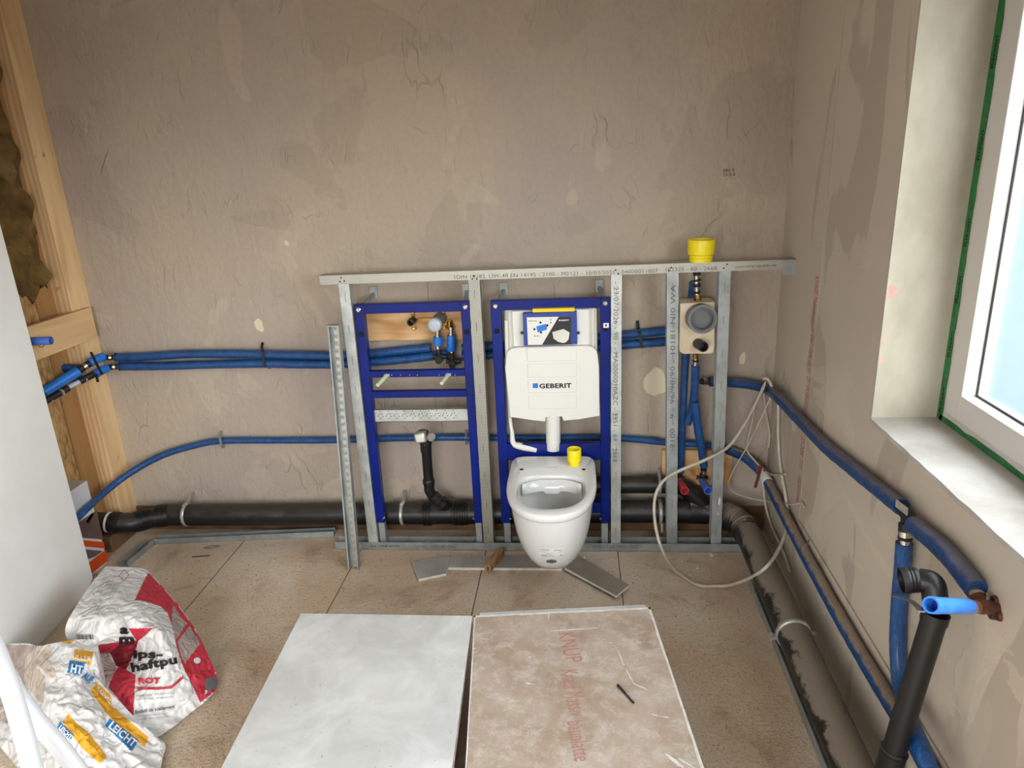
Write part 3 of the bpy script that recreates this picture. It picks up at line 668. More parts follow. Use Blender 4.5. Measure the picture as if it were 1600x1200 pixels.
# ------------------------------------------------------------------ blue mounting frames
def blueframe(name, label, tl, tr, bl, br, topz, botz, wpx, bars, legs=True):
    """tl,tr,bl,br: outer x pixels given as (px,py) at top/bottom"""
    Y0 = -.19; D = .04
    xa, xb, xc, xd = PY(*tl, Y0).x, PY(*tr, Y0).x, PY(*bl, Y0).x, PY(*br, Y0).x
    root = thing(name, label, 'mounting frame', ((xa+xb)/2, Y0+D/2, 0)); w = wpx
    def post(x1, x0, s):     # top x, bottom x outer edge; s=+1 left post
        m = MB(); c1 = Vector((x1+s*w/2, Y0+D/2, topz)); c0 = Vector((x0+s*w/2, Y0+D/2, botz)); m.obox(c0, c1, w, D, (1, 0, 0)); p_ = m.build('upright', 'blue', root, bevel=.0025)
        l = MB(); l.box(c0.x-w*.36+s*.003, c0.x+w*.36+s*.003, Y0+.005, Y0+D-.005, .004, botz+.02); l.box(c0.x-w*.55, c0.x+w*.55, Y0+.0, Y0+D+.02, .0035, .009)
        l.build('leg', 'galvd', root, bevel=.0015)
        b_ = MB(); b_.lathe((c1.x, Y0-.002, topz-.022), (c1.x, Y0-.008, topz-.022), [(0, .011), (.5, .011), (1, .007)], 18); b_.lathe((c1.x, Y0-.006, topz-.022), (c1.x, Y0-.012, topz-.022), [(0, .005), (1, .004)], 6)
        b_.build('bolt', 'steel', root)
        h = MB(); h.lathe((c1.x, Y0-.0012, topz-.13), (c1.x, Y0-.0002, topz-.13), [(0, .012), (1, .012)], 18); h.build('hole', 'hole', p_)
        g = MB(); g.lathe((c0.x+s*.022, Y0-.001, botz+.03), (c0.x+s*.022, Y0-.012, botz+.03), [(0, .006), (1, .005)], 8); g.build('set_screw', 'steel', p_)
        # wall bracket
        k = MB(); k.box(c1.x-.018+s*.02, c1.x+.018+s*.02, -.012, -.001, topz-.01, topz+.045); k.obox((c1.x+s*.02, -.012, topz+.01), (c1.x, Y0+D, topz-.02), .014, .014, (0, 0, 1)); k.build('wall_bracket', 'galvd', root, bevel=.001)
    post(xa, xc, 1); post(xb, xd, -1)
    m = MB(); m.box(xa+w*.9, xb-w*.9, Y0+.003, Y0+D, topz-.042, topz-.001); m.build('top_bar', 'blue', root, bevel=.002)
    for (z1, z0, dp) in bars:
        xl = xc+(xa-xc)*(z1-botz)/(topz-botz)+w*.9; xr = xd+(xb-xd)*(z1-botz)/(topz-botz)-w*.9
        m = MB(); m.box(xl, xr, Y0+.004, Y0+.004+dp, z0, z1); m.build('crossbar', 'blue', root, bevel=.002)
    return root, Y0
wc, Y0 = blueframe('toilet_mounting_frame', 'blue steel frame carrying the white cistern and toilet', (766, 472), (954, 465), (784, 818), (953, 820), 1.188, .139, .042,
                   [(.535, .455, .03), (.24, .19, .03)])
bs, _ = blueframe('washbasin_mounting_frame', 'empty blue steel washbasin frame left of the toilet', (552, 474), (733.5, 468), (588, 820), (755, 820), 1.188, .139, .040,
                  [(.888, .858, .028), (.793, .762, .028)])
# --- cistern (parts of the toilet frame)
m = MB(); a = PY(785, 480, -.17); b_ = PY(936, 478, -.17)
m.box(a.x+.004, b_.x-.006, -.168, -.04, .90, 1.15); m.build('cistern_shell', 'plas2', wc, bevel=.015)
m = MB(); xs_ = PY(800, 500, -.176).x, PY(921, 500, -.176).x
m.box(xs_[0], xs_[1], -.178, -.16, .985, 1.14); m.build('cistern_recess', 'plas', wc, bevel=.004)
rb = MB()
for px in (796, 805, 812, 917, 925, 931): x = PY(px, 510, -.17).x; rb.box(x-.002, x+.002, -.176, -.16, .96, 1.135)
each(rb, 'shell_rib', 'plas', wc, bevel=.001)
# front insulation panel with rounded upper corners, curved foot
Yp = -.20
def pp(px, py): return PY(px, py, Yp)
outl = [(791, 556), (793, 549), (800, 544.5), (812, 543), (860, 541.5), (915, 540.5), (925, 542), (932, 548), (934, 555), (936, 574), (937, 650), (920, 653), (905, 655.5), (880, 658), (878, 651), (853, 652), (852, 659), (832, 657), (812, 654), (797, 652), (789, 575)]
pan = MB(); pan.prism([pp(*q_) for q_ in outl], (0, .03, 0)); panel = pan.build('cistern_panel', 'plas', wc, bevel=.003)
m = MB()
for (y0, y1) in ((542, 565), (567, 590), (592, 614), (617, 639)):
    a, b_ = pp(824+(y0-542)*.03, y1), pp(900.5, y0); m.box(a.x, b_.x, Yp-.0028, Yp+.002, a.z, b_.z)
each(m, 'raised_field', 'plas', panel, bevel=.002)
lg = MB(); a, b_ = pp(832.5, 606), pp(840.5, 598.5); lg.box(a.x, b_.x, Yp-.0036, Yp-.0028, a.z, b_.z); lg.build('logo_square', 'foilb', panel)
t0 = pp(843, 606.2); t1 = pp(893, 605.2); mb = text_mb('GEBERIT', t0, (t1-t0), (0, 0, 1), (t1-t0).length, .0205, off=0, bold=.035)
for v in mb.v: v.y = Yp-.0036
mb.build('brand_lettering', 'ink', panel, recalc=False)
# actuator access box with picture card
ac = MB(); Ya = -.205
def pa_(px, py): return PY(px, py, Ya)
ac.prism([pa_(816.5, 489.5), pa_(901, 487), pa_(902, 538), pa_(818.5, 540.5)], (0, .03, 0)); act = ac.build('access_box', 'navy', wc, bevel=.002)
m = MB()
for px in (815.5, 903.5): a = pa_(px, 521); m.box(a.x-.006, a.x+.006, Ya+.004, Ya+.014, a.z-.005, a.z+.005)
each(m, 'clip', 'gasket', act)
card = MB(); Yc = Ya-.0012
def pc(px, py, dy=0): return PY(px, py, Yc-dy)
card.prism([pc(823, 496), pc(892.5, 494.5), pc(892, 538), pc(825, 539)], (0, .001, 0)); cd_ = card.build('picture_card', 'plas', act)
cb = MB(); cb.prism([pc(873, 495, .0006), pc(892.5, 494.5, .0006), pc(892, 538, .0006), pc(847, 538.6, .0006)], (0, .0005, 0)); cb.build('black_field', 'gasket', cd_)
cb = MB(); cb.prism([pc(838, 510, .0012), pc(853.5, 506, .0012), pc(854.5, 515, .0012), pc(840, 519.5, .0012)], (0, .0005, 0)); cb.build('blue_plate', 'foilb', cd_)
cb = MB()
for (cx, cy) in ((844.5, 504), (835, 514.5), (855.3, 508.5), (845.3, 519.5)): cb.prism([pc(cx+2.2*math.cos(a), cy+2.2*math.sin(a), .0015) for a in (0, 1.57, 3.14, 4.71)], (0, .0005, 0))
for (cx, cy, v_) in ((860.5, 501, 1), (838, 525, 0)):
    if v_: cb.prism([pc(cx-1.3, cy-2, .0015), pc(cx+1.3, cy-2, .0015), pc(cx, cy, .0015)], (0, .0004, 0)); cb.prism([pc(cx-1.3, cy+4, .0015), pc(cx, cy+1.6, .0015), pc(cx+1.3, cy+4, .0015)], (0, .0004, 0))
    else: cb.prism([pc(cx-3, cy-1.3, .0015), pc(cx-1, cy, .0015), pc(cx-3, cy+1.3, .0015)], (0, .0004, 0)); cb.prism([pc(cx+3, cy-1.3, .0015), pc(cx+1, cy, .0015), pc(cx+3, cy+1.3, .0015)], (0, .0004, 0))
cb.build('black_arrow', 'ink', cd_)
cb = MB(); cb.prism([pc(863, 519, .0012), pc(880.5, 514, .0012), pc(890, 519.5, .0012), pc(888.5, 530, .0012), pc(884, 535, .0012), pc(879, 536, .0012), pc(872, 534, .0012), pc(865, 529, .0012)], (0, .0005, 0)); cb.build('toilet_picture', 'plas2', cd_)
t0 = pc(825.5, 502.5, .0014); t1 = pc(839, 502.5, .0014); mb = text_mb('SIGMA', t0, (t1-t0), (0, 0, 1), (t1-t0).length, .006, off=0); mb.build('card_lettering', 'inkg', cd_, recalc=False)
t0 = pc(876, 501.5, .0014); t1 = pc(889, 501, .0014); mb = text_mb('GEBERIT', t0, (t1-t0), (0, 0, 1), (t1-t0).length, .005, off=0, bold=.03); mb.box(t0.x-.007, t0.x-.002, t0.y, t0.y+.0004, t0.z, t0.z+.005); mb.build('card_brand_lettering', 'pwhite', cd_, recalc=False)
m = MB(); a, b_ = PY(832, 488.5, -.21), PY(898, 480, -.21); m.box(a.x, b_.x, -.21, -.18, a.z, b_.z-.003); m.build('yellow_bar', 'yellow2', wc, bevel=.002)
# side filling tube, flush pipe, lower bend
m = MB(); m.tube(crom([PY(791, 500, -.17), PY(792, 545, -.17), PY(794, 600, -.155), PY(797, 655, -.16), PY(800, 676, -.17), PY(802, 692, -.175), PY(812, 697, -.178), PY(838, 701.5, -.17)]), [.0085]*29+[.0085+.0004*k for k in range(28)], 14); m.build('fill_pipe', 'plas', wc)
m = MB(); m.lathe(PY(864, 640, -.17), PY(864.5, 702, -.17), [(0, .032), (.5, .032), (1, .032)], 28); m.build('flush_pipe', 'plas', wc)
m = MB(); a = PY(947, 508.5, Y0-.001); m.box(a.x-.011, a.x+.011, Y0-.0014, Y0-.0002, a.z-.01, a.z+.01); lab = m.build('small_label', 'pwhite', wc)
m = MB(); m.box(a.x-.004, a.x+.003, Y0-.002, Y0-.0014, a.z-.004, a.z+.005); m.build('label_mark', 'ink', lab)
m = MB(); m.lathe((-.12, -.15, .30), (-.12, -.05, .30), [(0, .045), (1, .045)], 24); m.build('drain_bend', 'black', wc)

# --- parts of the washbasin frame
m = MB(); a, b_ = PY(586, 661, -.17), PY(731, 643, -.17); m.box(a.x, b_.x, -.172, -.169, .643, .703); m.box(a.x, b_.x, -.172, -.155, .643, .646); m.box(a.x, b_.x, -.172, -.155, .700, .703)
plt = m.build('perforated_plate', 'galv', bs, bevel=.0005)
h = MB()
for k in range(10):
    for (dx, dz) in ((0, .048), (.006, .036), (-.006, .034), (.011, .024), (-.011, .026), (0, .014)):
        x = a.x+.03+k*.037+dx; 
        if x < b_.x-.01: h.lathe((x, -.1735, .646+dz), (x, -.172, .646+dz), [(0, .0021), (1, .0021)], 8)
h.build('holes', 'hole', plt)
for (pa1, pb1) in (((604, 587), (590, 602)), ((700, 586), (690, 599))):
    m = MB(); A = PY(*pa1, -.19); B = A+Vector((-.028, -.095, .0)); Bt = PY(*pb1, -.27); m.lathe(A+Vector((0, .01, 0)), Bt, [(0, .009), (.8, .009), (.85, .008), (1, .008)], 14); bo = m.build('fixing_bolt', 'pale', bs)
    m = MB(); m.box(A.x-.013, A.x+.013, -.187, -.184+.001, A.z-.006, A.z+.006); m.build('bolt_plate', 'galvd', bs)
m = MB()
for px in (612, 626, 640, 652, 686, 711): c = PY(px, 586, -.1875); m.lathe(c, c+Vector((0, -.0012, 0)), [(0, .003), (1, .002)], 8)
each(m, 'rivet', 'galvd', bs)
# wooden backing board on the wall with valves
a, b_ = PY(563, 532, -.03), PY(727, 480, -.03)
m = MB(); m.box(a.x, b_.x, -.028, -.001, .985, 1.150); wbk = m.build('backing_board', 'woodx', bevel=.002); tag(wbk, 'pale spruce board fixed on the wall behind the washbasin frame', 'board')
def valve_plate():
    root = thing('wall_valve', 'small brass wall valve plate on the spruce board, left one', 'valve', PY(645, 501, -.05))
    m = MB(); c0, c1 = PY(645, 487, -.032), PY(647, 513, -.032)
    m.obox(c0, c1, .016, .008, (1, 0, 0)); m.lathe(c0+Vector((0, .004, 0)), c0+Vector((0, -.006, 0)), [(0, .011), (1, .010)], 14); m.lathe(c1+Vector((0, .004, 0)), c1+Vector((0, -.006, 0)), [(0, .011), (1, .010)], 14); m.build('valve_plate', 'brass', root)
    m = MB(); c = PY(645, 500.5, -.04); m.lathe(c+Vector((0, .01, 0)), c+Vector((0, -.045, 0)), [(0, .014), (.6, .014), (.6, .017), (1, .017), (1, .011), (.7, .011)], 18, caps=False); m.build('valve_socket', 'rub', root)
    m = MB()
    for c in (c0, c1): m.lathe(c+Vector((0, -.005, 0)), c+Vector((0, -.009, 0)), [(0, .006), (1, .005)], 10)
    each(m, 'screw_head', 'steel', root)
    m = MB(); m.obox(PY(652, 500.5, -.04), PY(676, 499.5, -.04), .016, .006, (0, 0, 1)); m.build('connecting_bar', 'brass', root)
valve_plate()
def tapvalve(cx, cy, label, cap):
    root = thing('wall_valve', label, 'valve', PY(cx, cy, -.05))
    if cap:
        c = PY(688, 497, -.045); m = MB(); d = (PY(677.5, 509.5, -.15)-c)
        m.lathe(c, c+d*.8, [(0, .028), (1, .028)], 24); m.build('grey_sleeve', 'greyp', root)
        m = MB(); m.lathe(c+d*.75, c+d*1.0, [(0, .0300), (.7, .0300), (.9, .026), (1, .02)], 24); m.build('protective_cap', 'greycap', root)
        m = MB(); c0 = PY(692, 486.5, -.034); c1 = PY(694, 511, -.034); m.obox(c0, c1, .016, .01, (1, 0, 0)); m.lathe(c0, c0+Vector((0, -.012, 0)), [(0, .011), (1, .009)], 12); m.lathe(c1, c1+Vector((0, -.012, 0)), [(0, .011), (1, .009)], 12); m.build('valve_plate', 'brass', root)
        x0, ys_ = 684, (516, 526, 539, 553)
    else:
        m = MB(); m.lathe(PY(702, 502, -.05), PY(703, 514, -.05), [(0, .011), (.3, .013), (1, .012)], 14); m.obox(PY(699, 500, -.034), PY(705, 512, -.034), .03, .01, (1, 0, 0)); m.build('valve_body', 'brass', root)
        x0, ys_ = 705, (511, 524, 545, 560)
    Yv = -.075 if cap else -.06
    m = MB(); m.lathe(PY(x0, ys_[0], Yv), PY(x0, ys_[1], Yv), [(0, .013), (.3, .013), (.35, .0105), (.65, .0105), (.7, .013), (1, .013)], 16); m.build('press_fitting', 'steel', root)
    m = MB(); m.lathe(PY(x0, ys_[1], Yv), PY(x0, ys_[2]+(3 if not cap else 0), Yv), [(0, .019), (.05, .0205), (.95, .0205), (1, .019)], 20); m.build('insulation_sleeve', 'foilb', root)
    m = MB(); e = PY(x0+3, ys_[3]+8, Yv); m.lathe(PY(x0, ys_[2], Yv), PY(x0+2, ys_[3], Yv), [(0, .010), (1, .011)], 14, 0); m.lathe(PY(x0+1, ys_[3], Yv), e, [(0, .012), (.3, .018), (1, .018)], 14); m.lathe(e+Vector((0, .02, 0)), e+Vector((0, -.025, 0)), [(0, .017), (1, .017)], 16); m.lathe(e+Vector((-.03, 0, .012)), e+Vector((.035, 0, .012)), [(0, .013), (1, .013)], 12); m.build('tee_fitting', 'rub', root)
    m = MB(); m.lathe(PY(x0, ys_[2]+1, Yv), PY(x0+1, ys_[2]+6, Yv), [(0, .0115), (1, .0115)], 14); m.build('press_ring', 'steel', root)
tapvalve(686, 500, 'capped grey valve on the spruce board with short blue sleeve', True)
tapvalve(704, 505, 'uncapped brass valve nearest the right post of the washbasin frame', False)
# basin drain
dr = thing('basin_drain', 'black waste pipe with grey taped elbow below the perforated plate', 'waste pipe', PY(665, 780, -.11))
m = MB(); c = PY(660, 677, -.16); m.obox(c+Vector((0, -.06, -.0)), c+Vector((0, .0, -.008)), .05, .048, (1, 0, .2)); m.build('taped_elbow', 'clamp', dr, bevel=.008)
m = MB(); e0 = PY(666, 683, -.15); m.tube(crom([c+Vector((0, -.02, 0)), PY(664, 680, -.15), PY(665, 690, -.15), PY(666, 705, -.145)]), .026, 20)
m.lathe(PY(665, 687, -.15), PY(665.5, 693, -.15), [(0, .0285), (1, .0285)], 20)
m.tube(crom([PY(666, 700, -.145), PY(670, 752, -.13)]), .0235, 20)
m.lathe(PY(669.5, 748, -.131), PY(670.5, 757, -.13), [(0, .026), (.2, .0285), (.8, .0285), (1, .026)], 20)
m.build('drain_pipe', 'black', dr)
m = MB(); m.tube(crom([PY(670.5, 755, -.13), PY(671.5, 767, -.128), PY(679, 777, -.12), PY(692, 788, -.11)]), .025, 20); ribbed(m, PY(676, 774, -.124), PY(686, 783, -.115), .0275, 3, .002); m.build('drain_bend', 'blackl', dr)
m = MB(); m.lathe(c+Vector((.03, .0, -.01)), c+Vector((.045, -.02, -.012)), [(0, .018), (1, .02)], 14); m.build('tape_tail', 'clamp', dr)

# ------------------------------------------------------------------ toilet
T = thing('toilet', 'white wall-hung toilet bowl without seat, mounted on the blue frame', 'toilet', (-.121, -.4, .13))
CX = -.122; YB = -.215
def outl_ring(hw, yf, z, n=72, p=2.3, ys=None, dx=0):
    """D shape: straight back at YB, sides, rounded front"""
    ys = ys if ys is not None else YB-(YB-yf)*.42
    R = []
    for k in range(n):
        a = 2*math.pi*k/n - math.pi/2       # start at front
        c, s_ = math.cos(a), math.sin(a)
        if s_ <= 0: x = CX+dx+hw*math.copysign(abs(c)**(2/p), c); y = ys-(ys-yf)*abs(s_)**(2/p)
        else:
            # rectangle-like back
            q_ = 9; x = CX+dx+hw*math.copysign(abs(c)**(2/q_), c); y = ys+(YB-ys)*abs(s_)**(2/q_)
        R.append(Vector((x, y, z)))
    return R
ZR = .488
body = [outl_ring(.055, -.50, .138, ys=-.35), outl_ring(.085, -.565, .142, ys=-.36), outl_ring(.112, -.61, .165, ys=-.37), outl_ring(.130, -.645, .20, ys=-.38), outl_ring(.146, -.678, .25), outl_ring(.158, -.706, .31),
        outl_ring(.166, -.724, .37), outl_ring(.1705, -.736, .42), outl_ring(.172, -.740, .443), outl_ring(.172, -.741, .449),
        outl_ring(.180, -.752, .454), outl_ring(.1835, -.757, .462), outl_ring(.1845, -.758, .474), outl_ring(.182, -.755, .4835), outl_ring(.177, -.748, ZR)]
def inner_ring(hw, yb, yf, z, n=72, p=2.25, pb=3.2):
    R = []; ym = yb-(yb-yf)*.42
    for k in range(n):
        a = 2*math.pi*k/n - math.pi/2; c, s_ = math.cos(a), math.sin(a)
        if s_ <= 0: x = CX+hw*math.copysign(abs(c)**(2/p), c); y = ym-(ym-yf)*abs(s_)**(2/p)
        else: x = CX+hw*math.copysign(abs(c)**(2/pb), c); y = ym+(yb-ym)*abs(s_)**(2/pb)
        R.append(Vector((x, y, z)))
    return R
body += [inner_ring(.146, -.402, -.706, ZR+.0005), inner_ring(.141, -.406, -.700, ZR-.003), inner_ring(.138, -.408, -.696, ZR-.012), inner_ring(.137, -.407, -.694, .455),
         inner_ring(.136, -.40, -.69, .43), inner_ring(.130, -.385, -.675, .39), inner_ring(.115, -.375, -.645, .34), inner_ring(.09, -.365, -.59, .29), inner_ring(.06, -.355, -.50, .255), inner_ring(.045, -.35, -.45, .235), inner_ring(.03, -.355, -.42, .23)]
m = MB(); m.rings(body); tb = m.build('bowl', 'ceramic', T, ang=50)
# rimless lip inside at the back, flush outlet
m = MB(); R = []
for z, sx, dy in ((.474, .122, 0), (.425, .124, .002), (.421, .118, -.012)): R.append([Vector((CX-sx+2*sx*k/20, -.420-dy-.045*(abs(k-10)/10)**3, z-(.012 if 8 <= k <= 12 and z < .45 else 0))) for k in range(21)])
m.add([p_ for r_ in R for p_ in r_], [(i*21+k, i*21+k+1, (i+1)*21+k+1, (i+1)*21+k) for i in range(2) for k in range(20)])
o = m.build('rim_lip', 'ceramic', T, ang=60); s_ = o.modifiers.new('s', 'SOLIDIFY'); s_.thickness = .004
m = MB()
for px in (815, 912): c = PZ(px, 733.5, ZR+.0006); m.lathe(c-Vector((0, 0, .001)), c+Vector((0, 0, .0004)), [(0, .0085), (1, .0085)], 16)
each(m, 'fixing_hole', 'hole', T)
m = MB(); 
for px in (812, 914):
    c = PY(px, 762, -.46); m.lathe((c.x, -.46, .455), (c.x+(.002 if px < 860 else -.002), -.46, .455), [(0, .004), (1, .004)], 10)
each(m, 'side_hole', 'hole', T)
# water
m = MB(); m.lathe((CX, -.42, .2445), (CX, -.42, .2455), [(0, .056), (1, .056)], 28); m.build('water', mat('still_water', '#c9ced0', rough=.03), T)
# sticker wrapped on the front of the bowl: project rays on the bowl surface
from mathutils.bvhtree import BVHTree
bv = BVHTree.FromPolygons([v for v in m.v] if False else [Vector(v) for r_ in body for v in r_], [(i*72+k, i*72+(k+1) % 72, (i+1)*72+(k+1) % 72, (i+1)*72+k) for i in range(14) for k in range(72)])
def onbowl(px, py, off=.001):
    d = ray(px, py).normalized(); h = bv.ray_cast(CAM, d); 
    return (h[0]+(h[1] if h[1].dot(d) < 0 else -h[1])*off) if h[0] is not None else PY(px, py, -.65)
def bowl_patch(x0, y0, x1, y1, nx, ny, off, bow=1.5):
    m = MB(); V = [onbowl(x0+(x1-x0)*i/nx, y0+(y1-y0)*j/ny+bow*math.sin(math.pi*i/nx), off) for j in range(ny+1) for i in range(nx+1)]
    m.add(V, [(j*(nx+1)+i, j*(nx+1)+i+1, (j+1)*(nx+1)+i+1, (j+1)*(nx+1)+i) for j in range(ny) for i in range(nx)]); return m
st = bowl_patch(843, 855.5, 880.5, 868, 12, 4, .001).build('sticker', 'pwhite', T, recalc=False)
def bowltext(body_, x, y, w, h, off=.0018, mb=None):
    return text_mb(body_, None, None, None, w, h, mapf=lambda a, b_: onbowl(x+a, y-b_+1.5*math.sin(math.pi*min(1, max(0, (x+a-843)/37.5))), off), mb=mb)
q = bowltext('LAUFEN.PRO', 844.5, 858.5, 14, 2); bowltext('wandhaengend', 865, 858.5, 13, 1.6, mb=q); bowltext('WC rimless', 844.5, 861.5, 9, 1.4, mb=q); bowltext('CE 97', 874, 861.5, 4.5, 1.5, mb=q)
bowltext('4,5/3 L', 854, 864.3, 8, 1.6, mb=q); bowltext('H820966', 845, 867.2, 10, 2, mb=q); bowltext('000 000 1', 857, 867.2, 10, 1.3, mb=q); bowltext('##', 875, 867.2, 4, 2, mb=q)
q.build('sticker_lettering', 'ink', st, recalc=False)
m = MB(); V = []; 
for k in range(20): a = 2*math.pi*k/20; rx = 4.6 if abs(math.cos(a)) < .8 else 8.5; V.append(onbowl(861.5+rx*math.cos(a), 876.8+3*math.sin(a)*(1 if abs(math.cos(a)) < .85 else .3), .0014))
m.add(V, [tuple(range(20))]); m.build('maker_mark', 'inkg', T, recalc=False)
m = text_mb('LAUFEN', PZ(858, 730.5, ZR+.0012), (1, 0, 0), (0, 1, 0), .032, .006, off=0); m.build('deck_lettering', 'inkg', T, recalc=False)
# yellow cup on the toilet
def cup(name, label, c, r, h, step, rb, tilt=(0, 0, 0)):
    A = Vector(c); B = A+Vector(tilt)+Vector((0, 0, h)); root = thing(name, label, 'protective cap', A)
    m = MB(); m.lathe(A, B, [(0, rb), (step, rb), (step+.05, r*.97), (.97, r), (1, r-.001), (1, r-.004), (step+.08, r-.006), (.05, rb-.004)], 32, caps=True); m.build('cap_body', 'yellow', root, ang=50)
    m = MB(); m.lathe(A+(B-A)*(step*.55), A+(B-A)*(step*.75), [(0, rb+.001), (.5, rb+.0025), (1, rb+.001)], 32); m.build('cap_ridge', 'yellow', root)
    return root
c = PZ(897.5, 729, ZR+.0008); cup('yellow_cap', 'yellow plastic cup cap standing on the toilet deck', (c.x, c.y+.018, ZR+.001), .030, .075, .25, .023)
c = PY(1094.5, 408, F+.03); cup('yellow_cap', 'wide yellow plastic cap standing on the top rail', (c.x, F+.028, 1.3232), .054, .088, .3, .046, (.001, 0, 0))

# ------------------------------------------------------------------ shower valve block
sv = thing('shower_valve_block', 'pale foam valve block with grey round opening between two studs', 'valve', PY(1090, 552, -.13))
Yv = -.17
def pv(px, py, dy=0): return PY(px, py, Yv-dy)
m = MB(); m.prism([pv(1062.5, 474), pv(1117, 472), pv(1117.5, 540), pv(1116, 550), pv(1112, 553), pv(1068, 553.5), pv(1062, 550), pv(1060.5, 545)], (0, .10, 0)); m.build('foam_block', 'eps', sv, bevel=.004)
m = MB(); c = pv(1093, 496); e = pv(1098, 499, .05)
m.lathe(c+Vector((0, .01, 0)), e, [(0, .060), (1, .060), (1, .050), (.35, .047)], 36, caps=False); rg = m.build('round_sleeve', 'greyp', sv, ang=40)
m = MB(); m.lathe(c+Vector((0, -.006, 0)), c+Vector((0, -.012, 0)), [(0, .05), (1, .05)], 30); m.build('sleeve_cover', 'greyp', rg)
m = MB(); m.lathe(e+Vector((0, .006, 0)), e+Vector((0, .001, 0)), [(0, .050), (0, .043), (1, .043), (1, .050)], 36, caps=False); m.build('sleeve_ring', 'inkg', rg)
m = MB(); c = pv(1090, 537); e = pv(1099, 542, .07); m.lathe(c+Vector((0, .01, 0)), e, [(0, .022), (1, .022), (1, .018), (.3, .016)], 26, caps=False); m.lathe(c+(e-c)*.35, c+(e-c)*.4, [(0, .019), (1, .019)], 20); m.build('outlet_tube', 'gasket', sv)
m = MB(); m.lathe(pv(1090, 473, -.04), pv(1089, 459, -.04), [(0, .016), (.4, .016), (.45, .012), (1, .011)], 6); m.lathe(pv(1087, 553, -.04), pv(1087, 560, -.04), [(0, .013), (1, .012)], 8); each(m, 'brass_nipple', 'brass', sv)
m = MB()
ya = [459, 452, 445, 438, 431, 424]
m.lathe(pv(1089, 460, -.04), pv(1088, 420, -.04), [(0, .012), (1, .012)], 18); m.lathe(pv(1087, 560, -.04), pv(1086.5, 571, -.04), [(0, .012), (1, .012)], 16); each(m, 'steel_tube', 'steel', sv)
m = MB()
for (y0, y1) in ((458, 455), (448, 443), (439, 436), (430, 424)): m.lathe(pv(1089, y0, -.04), pv(1088.6, y1, -.04), [(0, .0145), (.5, .016), (1, .0145)], 18)
m.lathe(pv(1087, 562, -.04), pv(1087, 565, -.04), [(0, .014), (1, .014)], 16); each(m, 'press_collar', 'rub', sv)

# ------------------------------------------------------------------ insulated pipes
def pipe(name, label, P, r, mtl='foil', cat='pipe', n=10, seg=18):
    Q = crom([pt(t_) if len(t_) == 4 else Vector(t_) for t_ in P], n); L = [0]
    rr = [r*(1+.018*math.sin(i*1.7)+.012*math.sin(i*.53)) for i in range(len(Q))]
    m = MB(); m.tube(Q, rr, seg); o = m.build(name, mtl, ang=60); return tag(o, label, cat)
G = None
pipe('insulated_pipe', 'upper one of the twin blue pipes running along the rear wall, left part', [(181, 558.5, 'Y', -.042), (230, 557, 'Y', -.042), (300, 553, 'Y', -.042), (410, 553.5, 'Y', -.045), (520, 556, 'Y', -.045), (575, 553, 'Y', -.045), (620, 548.5, 'Y', -.045), (672, 543.5, 'Y', -.045)], .0205)
pipe('insulated_pipe', 'lower one of the twin blue pipes running along the rear wall, left part', [(187, 572.5, 'Y', -.045), (250, 572, 'Y', -.045), (330, 569.5, 'Y', -.047), (410, 568, 'Y', -.05), (460, 569, 'Y', -.05), (520, 569, 'Y', -.05), (590, 565, 'Y', -.05), (650, 559.5, 'Y', -.05), (700, 553, 'Y', -.05)], .0205)
pipe('insulated_pipe', 'upper one of the twin blue pipes continuing right behind the toilet frame', [(722, 544, 'Y', -.025), (800, 538, 'Y', -.025), (900, 531, 'Y', -.025), (980, 523, 'Y', -.03), (1040, 517, 'Y', -.03)], .020)
pipe('insulated_pipe', 'lower one of the twin blue pipes continuing right behind the toilet frame', [(722, 557, 'Y', -.022), (800, 552, 'Y', -.022), (900, 545, 'Y', -.022), (980, 538.5, 'Y', -.03), (1040, 534, 'Y', -.03)], .020)
pipe('insulated_pipe', 'long single blue pipe curving up from the left box along the rear wall', [(105, 828, 'X', -2.240), (122, 808, 'X', -2.240), (137, 793, 'X', -2.238), (160, 772, 'Y', -.26), (200, 741, 'Y', -.13), (250, 713, 'Y', -.06), (300, 697, 'Y', -.035), (345, 689, 'Y', -.03), (430, 688, 'Y', -.03), (520, 687.5, 'Y', -.03), (640, 684, 'Y', -.03), (740, 683.5, 'Y', -.03), (850, 684, 'Y', -.03), (960, 684, 'Y', -.03), (1040, 691, 'Y', -.035), (1100, 695, 'Y', -.035), (1137, 702, 'Y', -.035)], .0165)
pipe('insulated_pipe', 'dusty blue pipe running low along the window wall above the black pipe', [(1137, 702, 'Y', -.035), (1165, 715, 'Y', -.04), (1190, 738, 'Y', -.075), (1203, 760, 'X', XR-.035), (1216, 785, 'X', XR-.032), (1233, 818, 'X', XR-.032), (1256, 862, 'X', XR-.032), (1300, 943, 'X', XR-.032), (1345, 1022, 'X', XR-.032), (1395, 1105, 'X', XR-.032), (1440, 1180, 'X', XR-.032), (XR-.032, -2.0, .29)], .0225, 'foile')
pipe('insulated_pipe', 'blue pipe descending from the corner along the window wall to the elbow joint', [(1109, 596, 'Y', -.06), (1140, 597, 'Y', -.055), (1175, 601, 'Y', -.055), (1200, 609, 'Y', -.07), (1217, 622, 'X', XR-.05), (1245, 651, 'X', XR-.035), (1290, 697, 'X', XR-.030), (1330, 730, 'X', XR-.030), (1370, 762, 'X', XR-.030), (1408, 792, 'X', XR-.030)], .0225, 'foild')
pipe('insulated_pipe', 'short blue pipe from the elbow joint to the bronze wall valve', [(1428, 820, 'X', XR-.030), (1460, 846, 'X', XR-.030), (1490, 876, 'X', XR-.030), (1525, 921, 'X', XR-.030)], .0235, 'foild')
